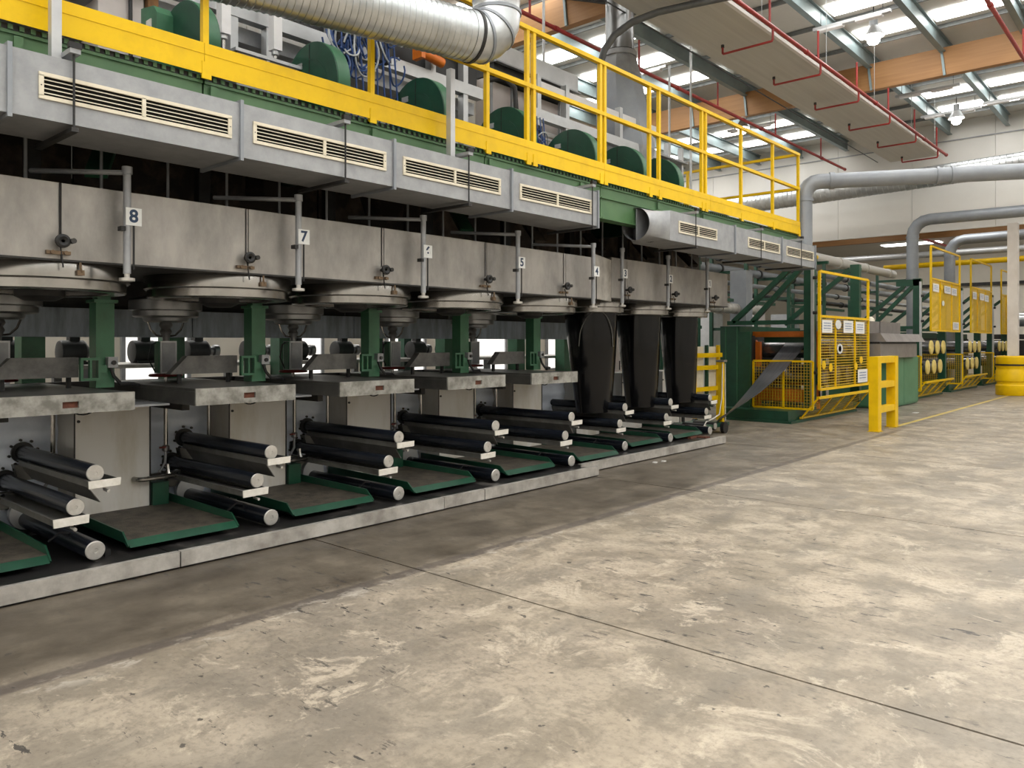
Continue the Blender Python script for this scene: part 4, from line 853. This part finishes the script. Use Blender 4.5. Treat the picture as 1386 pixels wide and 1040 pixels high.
# ------------------------------------------------------------------ draw stands on the right
def stand(yb, ord_, first=False):
    t = thing('draw_stand', 'green %s roll stand behind its yellow gate' % ord_, 'machine', (-6.7,yb+1.5,0), 'green roll stands along the aisle')
    part(t, 'base', B(-7.6,-6.08,yb-.55,yb+3.3,0,.24), 'green'); part(t, 'base_lip', B(-7.6,-6.0,yb-.6,yb+3.3,.0,.05), 'green')
    part(t, 'side_housing', B(-7.75,-7.3,yb-.1,yb+3.2,.24,1.95), 'green'); part(t, 'housing_rib', B(-7.3,-7.08,yb-.1,yb-.02,.24,1.83), 'green')
    for x in (-7.62,-7.36): part(t, 'panel_seam', B(x-.01,x+.01,yb-.115,yb-.101,.26,1.93), 'green_mid')
    part(t, 'back_plate', B(-7.29,-7.24,yb+.25,yb+3.1,.3,1.75), 'black')
    for z, y0 in ((1.465,1.0),(.905,.61)):
        for i in range(3):
            y = yb+y0+.70*i
            r = part(t, 'roll', C((-7.28,y,z),(-5.80,y,z),.20,n=32), 'drum'); part(r, 'roll_cap', MB().lathe([(.185,-5.80),(.20,-5.795),(.20,-5.765),(.18,-5.755),(.03,-5.755),(.02,-5.77),(.001,-5.77)], (0,y,z), 32, 'x'), 'roll_face' if not first else 'drum')
    part(t, 'hoist_post', B(-6.06,-5.86,yb+.20,yb+.36,.24,3.40), 'green'); part(t, 'tie_beam', B(-7.75,-6.07,yb+.22,yb+.32,1.98,2.07), 'green')
    for x0, x1 in ((-7.62,-6.30),(-7.18,-6.07)): part(t, 'diagonal_strut', MB().bar((x0,yb+.27,2.05),(x1,yb+.27,3.20),.10,.10), 'green')
    part(t, 'head_beam', B(-6.5,-5.85,yb+.2,yb+.36,3.2,3.38), 'green')
    part(t, 'rear_hoist_post', B(-6.06,-5.86,yb+3.0,yb+3.15,.24,3.40), 'green'); part(t, 'rear_strut', MB().bar((-7.62,yb+3.07,2.05),(-6.07,yb+3.07,3.3),.10,.10), 'green')
    part(t, 'counterweight_rail', B(-5.85,-5.80,yb+.02,yb+.08,.3,3.3), 'aluminium')
    for z in (1.0,2.2,2.9): part(t, 'hinge', C((-5.80,yb+.02,z),(-5.73,yb+.02,z),.035,n=10), 'black')
    if first:
        part(t, 'portal_beam', B(-7.32,-5.85,yb+.52,yb+.64,1.72,1.84), 'orange', 'orange portal beam'); part(t, 'portal_leg', B(-7.28,-7.14,yb+.53,yb+.63,.24,1.62), 'orange', 'orange portal leg'); part(t, 'portal_leg', B(-6.0,-5.88,yb+.53,yb+.63,.24,1.72), 'orange')
        part(t, 'portal_knee', MB().bar((-7.32,yb+.58,1.76),(-7.2,yb+.58,1.5),.08,.06), 'orange'); part(t, 'portal_sill', B(-7.28,-5.88,yb+.54,yb+.62,.36,.62), 'orange')
        part(t, 'press_beam', B(-7.1,-5.9,yb+.66,yb+.74,1.60,1.72), 'green')
    # square-mesh side panel
    m = MB(); x0, x1, z0, z1, y = -7.045, -5.80, .26, 1.22, yb
    for i in range(22): xx = x0+(x1-x0)*i/21; m.box(xx-.004,xx+.004,y-.004,y+.004,z0,z1)
    for i in range(17): zz = z0+(z1-z0)*i/16; m.box(x0,x1,y-.0045,y+.0045,zz-.004,zz+.004)
    part(t, 'mesh_infill', m, 'yellow_dirty', kind='stuff'); m = MB()
    for q in ((x0-.02,x0+.02,z0,z1),(x1-.02,x1+.02,z0,z1),(-6.42,-6.38,z0,z1),(x0,x1,z0-.02,z0+.02),(x0,x1,z1-.02,z1+.02)): m.box(q[0],q[1],y-.015,y+.015,q[2],q[3])
    part(t, 'mesh_frame', m, 'yellow')
    # slanted lower guard
    m = MB(); a, b_ = Vector((-5.70,0,.49)), Vector((-6.02,0,.09))
    for i in range(12): p = a+(b_-a)*i/11; m.box(p.x-.004,p.x+.004,yb,yb+3.2,p.z-.004,p.z+.004)
    part(t, 'skirt_bars', m, 'yellow_dirty', kind='stuff')
    for i in range(5): yy = yb+.02+.79*i; part(t, 'skirt_rib', MB().bar((a.x,yy,a.z),(b_.x,yy,b_.z),.045,.03), 'yellow')
    part(t, 'skirt_rail', B(-5.73,-5.67,yb,yb+3.25,.47,.52), 'yellow'); part(t, 'skirt_foot', B(-6.05,-6.0,yb-.05,yb+3.2,.06,.10), 'yellow_dirty')
    return t
def gate(y0, y1, zl, zh, zt, ord_, signs, slats, extra):
    x = -5.70; t = thing('safety_gate', 'yellow mesh safety gate with white notices %s' % ord_, 'gate', (x,(y0+y1)/2,zl), 'yellow lifting gates')
    for y in (y0,y1): part(t, 'stile', B(x-.025,x+.025,y-.025,y+.025,zl,zt), 'yellow')
    for z in (zl,zh,zt): part(t, 'rail', B(x-.025,x+.025,y0+.026,y1-.026,z-.025,z+.025), 'yellow')
    for f in (.30,.70): part(t, 'mullion', B(x-.018,x+.018,y0+(y1-y0)*f-.018,y0+(y1-y0)*f+.018,zl+.026,zh-.026), 'yellow')
    m = MB(); n = int((zh-zl)/slats)
    for i in range(1,n): z = zl+(zh-zl)*i/n; m.box(x-.012,x-.002,y0,y1,z-.008,z+.008)
    for i in range(1,30): y = y0+(y1-y0)*i/30; m.box(x-.016,x-.0121,y-.003,y+.003,zl,zh)
    part(t, 'mesh_infill', m, 'yellow_dirty' if slats > .04 else 'yellow', kind='stuff')
    for a, b_, c, d in signs: part(t, 'notice', B(x+.026,x+.031,a,b_,c,d), 'sign', 'white printed notice')
    for a, b_, c, d, mm in extra: part(t, 'tag', MB().prism([(a+(b_-a)*(.5+.5*math.cos(PI/4*i)), c+(d-c)*(.5+.5*math.sin(PI/4*i))) for i in range(8)], 'x', x+.026, x+.032), mm)
stand(15.6,'nearest, orange-framed',True); stand(23.63,'second'); stand(28.65,'third'); stand(33.7,'farthest')
gate(15.68,18.71,.66,2.13,3.03,'closed on the nearest stand',[(15.75,16.32,1.80,2.06),(17.0,17.6,1.81,2.07),(17.78,18.36,1.80,2.06),(17.92,18.57,.71,1.0)],.055,[(16.5,16.86,1.88,2.08,'plate'),(16.6,16.95,1.36,1.58,'plate'),(16.68,16.86,1.40,1.54,'red'),(15.74,15.95,1.06,1.24,'yellow'),(16.13,16.34,1.0,1.18,'yellow'),(18.03,18.25,1.13,1.30,'yellow'),(17.68,17.9,1.0,1.16,'yellow')])
gate(24.25,27.75,1.95,3.42,4.33,'raised above the second stand',[(24.37,25.03,3.06,3.29),(25.67,26.45,3.07,3.29),(26.55,27.23,3.05,3.27),(26.74,27.5,2.0,2.23)],.022,[(25.2,25.55,3.15,3.29,'yellow'),(25.38,25.68,2.68,2.84,'plate')])
gate(29.35,32.7,1.95,3.44,4.38,'raised above the third stand',[(29.5,30.1,3.06,3.30),(30.6,31.3,3.07,3.30),(31.4,32.1,3.05,3.28)],.022,[(30.2,30.5,3.15,3.29,'yellow')])
gate(34.6,37.9,1.95,3.44,4.38,'raised farthest, beside the white pillar',[],.022,[])
# steam box between the first two stands
sbx = thing('steam_box', 'brown-grey sheet metal box on the pale green cabinet between stands', 'machine', (-5.9,20,1.22))
part(sbx, 'body', B(-7.2,-5.50,18.95,22.0,1.235,1.57), 'steel_table'); part(sbx, 'gap', B(-7.1,-5.52,18.95,22.0,1.571,1.62), 'black')
part(sbx, 'lid', MB().prism([(-7.2,1.62),(-5.42,1.62),(-5.55,1.82),(-7.2,1.82)], 'y', 19.1, 22.5), 'steel_table')
for a, b_ in ((18.9,20.4),(20.5,22.2)): part(sbx, 'top_housing', B(-7.0,-5.95,a,b_,1.821,2.12), 'steel_table')
part(sbx, 'stack_stub', MB().lathe([(.12,2.12),(.10,2.2),(.05,2.25)], (-6.2,20.5,0), 14), 'cream')
gc = thing('green_cabinet', 'pale green cabinet below the steam box', 'cabinet', (-6,21,0))
part(gc, 'body', B(-7.0,-5.62,19.9,22.55,0.02,1.234), 'green_cabinet')
for a, b_ in ((19.92,21.2),(21.22,22.53)): part(gc, 'door', B(-5.619,-5.60,a,b_,.06,1.22), 'green_cabinet')
part(gc, 'end_panel', B(-6.98,-5.64,19.88,19.899,.05,1.22), 'green_cabinet'); part(gc, 'plinth', B(-6.95,-5.66,19.95,22.5,0,.02), 'black')
# yellow guard frame
gf = thing('floor_guard', 'yellow ladder-like guard frame standing on the floor line', 'guard', (-4.38,15.3,0))
for y in (14.68,15.72): part(gf, 'post', B(-4.46,-4.30,y,y+.19,.012,1.35), 'yellow'); part(gf, 'base_plate', B(-4.48,-4.28,y-.02,y+.21,0,.012), 'yellow_dirty')
for z0, z1 in ((1.23,1.35),(.78,.89),(.33,.44)): part(gf, 'crossbar', B(-4.45,-4.31,14.871,15.719,z0,z1), 'yellow')
# trolley with tow
ct = thing('tow_trolley', 'low green trolley with black rollers at the end of the plinth', 'trolley', (-6.6,12.85,0))
part(ct, 'chassis', B(-7.0,-6.35,12.15,13.05,.11,.17), 'green')
for x, y in ((-6.35,12.12),(-6.35,12.5)):
    w_ = part(ct, 'roller', C((x-.4,y,.14),(x,y,.14),.075,n=24), 'black'); part(w_, 'hub', C((x,y,.14),(x+.01,y,.14),.055,n=20), 'roll_end')
part(ct, 'wheel', C((-6.27,12.75,.10),(-6.33,12.75,.10),.10,n=24), 'black'); part(ct, 'wheel', C((-6.95,12.95,.10),(-7.01,12.95,.10),.10,n=24), 'black'); part(ct, 'wheel', C((-6.95,12.25,.09),(-7.01,12.25,.09),.09,n=24), 'black')
part(ct, 'guide_post', B(-6.52,-6.44,12.96,13.04,.17,1.25), 'yellow', 'yellow upright post'); part(ct, 'guide_head', B(-6.55,-6.40,12.93,13.07,1.25,1.29), 'ring_steel')
part(ct, 'rope', MB().tube([(-6.43,12.95,1.22),(-6.42,12.9,.6),(-6.42,12.8,.32),(-6.4,12.5,.26),(-6.36,12.2,.24),(-6.33,12.05,.17)],.010,6), 'tape', 'white rope')
part(ct, 'rope', MB().tube([(-6.43,13.05,1.22),(-6.43,13.06,.32),(-6.4,13.0,.2)],.008,6), 'tape', 'white rope')
m = MB(); m.sm = True; vv = []; ff = []; K = 24; rows = 2
for i in range(K+1):
    s = i/K; p = Vector((-6.42,12.72,.20)).lerp(Vector((-6.45,16.42,1.60)), s); p.z -= .16*math.sin(PI*s)*(1-.3*s)
    tw = .9*(1-s)**2; hw = .21+.02*s-.10*(1-s)**3
    d = Vector((math.cos(tw), -math.sin(tw)*.3, math.sin(tw)*.85)); nn = Vector((0,-.35,.93))*.006
    vv += [p-d*hw-nn, p+d*hw-nn, p+d*hw+nn, p-d*hw+nn]
for i in range(K):
    for j in range(4): ff.append((i*4+j, i*4+(j+1)%4, (i+1)*4+(j+1)%4, (i+1)*4+j))
ff += [(3,2,1,0), tuple(range(K*4,K*4+4))]
solo('fibre_tow', 'flat dark band of fibre tow rising from trolley to the drum', 'fibre tow', m.add(vv, ff), 'tow')
solo('floor_offcut', 'small brown and black scrap on the plinth end', 'scrap', B(-6.2,-6.0,11.0,11.2,.085,.12).box(-6.1,-5.85,11.2,11.35,.085,.105), 'rust')
for x, y, lr in ((-5.45,8.95,'left'),(-5.42,9.12,'right')): solo('paper_scrap', '%s of two white paper scraps lying by the kerb' % lr, 'scrap', MB().prism([(x,y),(x+.05,y+.01),(x+.04,y+.07),(x-.01,y+.05)], 'z', 0, .012), 'litter', group='paper scraps by the kerb')
solo('paper_scrap', 'white paper scrap on the floor near the pale green cabinet', 'scrap', B(-4.9,-4.8,19.2,19.4,0,.01), 'litter')
# barrier behind the fibre curtains
yb_ = thing('barrier', 'yellow barrier with pale panels behind the trolley', 'barrier', (-7.5,14.4,0))
for y in (13.9,14.4,14.9): part(yb_, 'post', B(-7.53,-7.47,y-.03,y+.03,0,1.55), 'green' if y == 14.4 else 'yellow')
for z in (.42,.62,1.05,1.30): part(yb_, 'rail', B(-7.47,-7.45,13.87,15.0,z,z+.09), 'yellow')
for y in (13.95,14.47): part(yb_, 'panel', B(-7.56,-7.54,y,y+.4,.35,1.52), 'cream')
# ---- pipes and plant in the background between machine and stands
for x, z, r, y0, y1, m_, lab in ((-9,3.45,.10,12.5,40,'pipe_grey','grey-blue process pipe behind the stands, lower of the pair'),(-9,3.75,.09,12.5,40,'pipe_grey','grey-blue process pipe behind the stands, upper of the pair'),(-8.6,3.05,.06,12.8,40,'pipe_grey','thin grey process pipe below the pair'),
    (-7.6,3.848,.13,14.6,27.5,'radiant','pale insulated pipe above the first gate'),(-7.35,3.78,.06,14.6,20,'yellow','short yellow gas pipe beside the pale insulated pipe'),(-8.2,2.40,.12,13.2,18.5,'kerb','pale insulated pipe behind the green struts'),(-9.3,2.9,.07,13,40,'dark_steel','dark process pipe lowest behind the stands')):
    t = thing('process_pipe', lab, 'pipe', (x,y0,z), 'process pipes behind the stands'); part(t, 'pipe', C((x,y0,z),(x,y1,z),r,n=18), m_)
    y = y0+.8
    while y < min(y1,30): part(t, 'coupling', C((x,y,z),(x,y+.07,z),r+.025,n=18), 'dark_steel' if m_ == 'pipe_grey' else m_); y += 2.3
for i, (x, y) in enumerate(((-8.8,13.3),(-8.6,15.2),(-8.7,17.8),(-8.7,20.4),(-8.7,23.0),(-8.7,28.0))):
    t = thing('pipe_support', 'dark green pipe support frame, number %s counted from the walkway' % ('one','two','three','four','five','six')[i], 'frame', (x,y,0), 'pipe support frames')
    part(t, 'upright', B(x-.5,x-.42,y,y+.08,0,4.0), 'green'); part(t, 'upright', B(x+.42,x+.5,y,y+.08,0,4.0), 'green')
    for z in (1.9,2.75,3.3): part(t, 'crossarm', B(x-.5,x+.5,y+.081,y+.14,z,z+.07), 'green')
    part(t, 'bracket_arm', B(x+.5,-7.2,y,y+.08,3.64,3.715), 'green')
    part(t, 'longitudinal', B(x+.43,x+.49,y+.141,y+1.7,2.55,2.62), 'green')
for i, (x, y, w_, z1, m_) in enumerate(((-9.9,14.2,.5,2.6,'cabinet_pale'),(-10.1,16.0,.6,2.3,'galv'),(-10.0,18.0,.45,3.1,'cabinet_pale'),(-10.2,19.6,.7,2.4,'aluminium'),(-9.9,21.8,.5,2.9,'cabinet_pale'),(-10.0,24.5,.8,2.5,'galv'),(-9.6,12.9,.35,2.2,'aluminium'))):
    t = thing('electrical_cabinet', '%s floor cabinet in the background, cabinet %s behind the pipes' % ('pale' if m_ == 'cabinet_pale' else 'grey', ('A','B','C','D','E','F','G')[i]), 'cabinet', (x,y,0), 'background cabinets')
    part(t, 'body', B(x-.3,x+.3,y-w_/2,y+w_/2,.08,z1), m_); part(t, 'door', B(x+.301,x+.315,y-w_/2+.03,y+w_/2-.03,.12,z1-.05), m_); part(t, 'handle', B(x+.316,x+.33,y+w_/2-.1,y+w_/2-.07,1.0,1.2), 'dark_steel'); part(t, 'plinth', B(x-.3,x+.3,y-w_/2,y+w_/2,0,.08), 'black')
solo('grey_upright_duct', 'grey vertical duct in the background beside the first stand post', 'duct', B(-8.35,-7.95,17.2,17.55,0,3.3), 'pipe_grey')
t = thing('vertical_tank', 'stainless cylinder below the cabinet end left of the yellow barrier', 'tank', (-7.0,12.6,.9)); part(t, 'shell', MB().lathe([(.05,2.12),(.14,2.1),(.15,2.05),(.15,1.55),(.12,1.5),(.05,1.48)], (-7.0,12.55,0), 24), 'pot_steel'); part(t, 'leg', C((-7.0,12.55,.0),(-7.0,12.55,1.5),.03,n=10), 'dark_steel')
# dark winding machine beyond the third stand
t = thing('winder', 'dark winding machine in the distance left of the white pillar', 'machine', (-5.6,38.6,0))
part(t, 'base', B(-7.0,-4.9,38.2,41,0,.7), 'green'); part(t, 'frame', B(-6.9,-5.1,38.3,40.8,.7,1.7), 'dark_steel')
for i in range(3): part(t, 'roll', C((-6.8,38.6+.6*i,.95+.25*i),(-4.8,38.6+.6*i,.95+.25*i),.24,n=20), 'roller')
part(t, 'table', B(-6.6,-4.7,38.2,40.5,1.75,1.95), 'dark_steel')
solo('wall_speaker', 'dark round speaker on the far wall by the pillar', 'speaker', C((-3.3,45.9,3.9),(-3.3,45.98,3.9),.3,n=24), 'dark_steel')
t = thing('far_console', 'pale grey console in the far distance right of the pillar', 'machine', (-4,42,0)); part(t, 'body', B(-4.8,-2.5,41.6,43.2,0,2.2), 'galv'); part(t, 'hood', MB().prism([(-5.0,2.2),(-2.3,2.2),(-3.2,3.0),(-4.1,3.0)], 'y', 41.6, 43.2), 'aluminium')
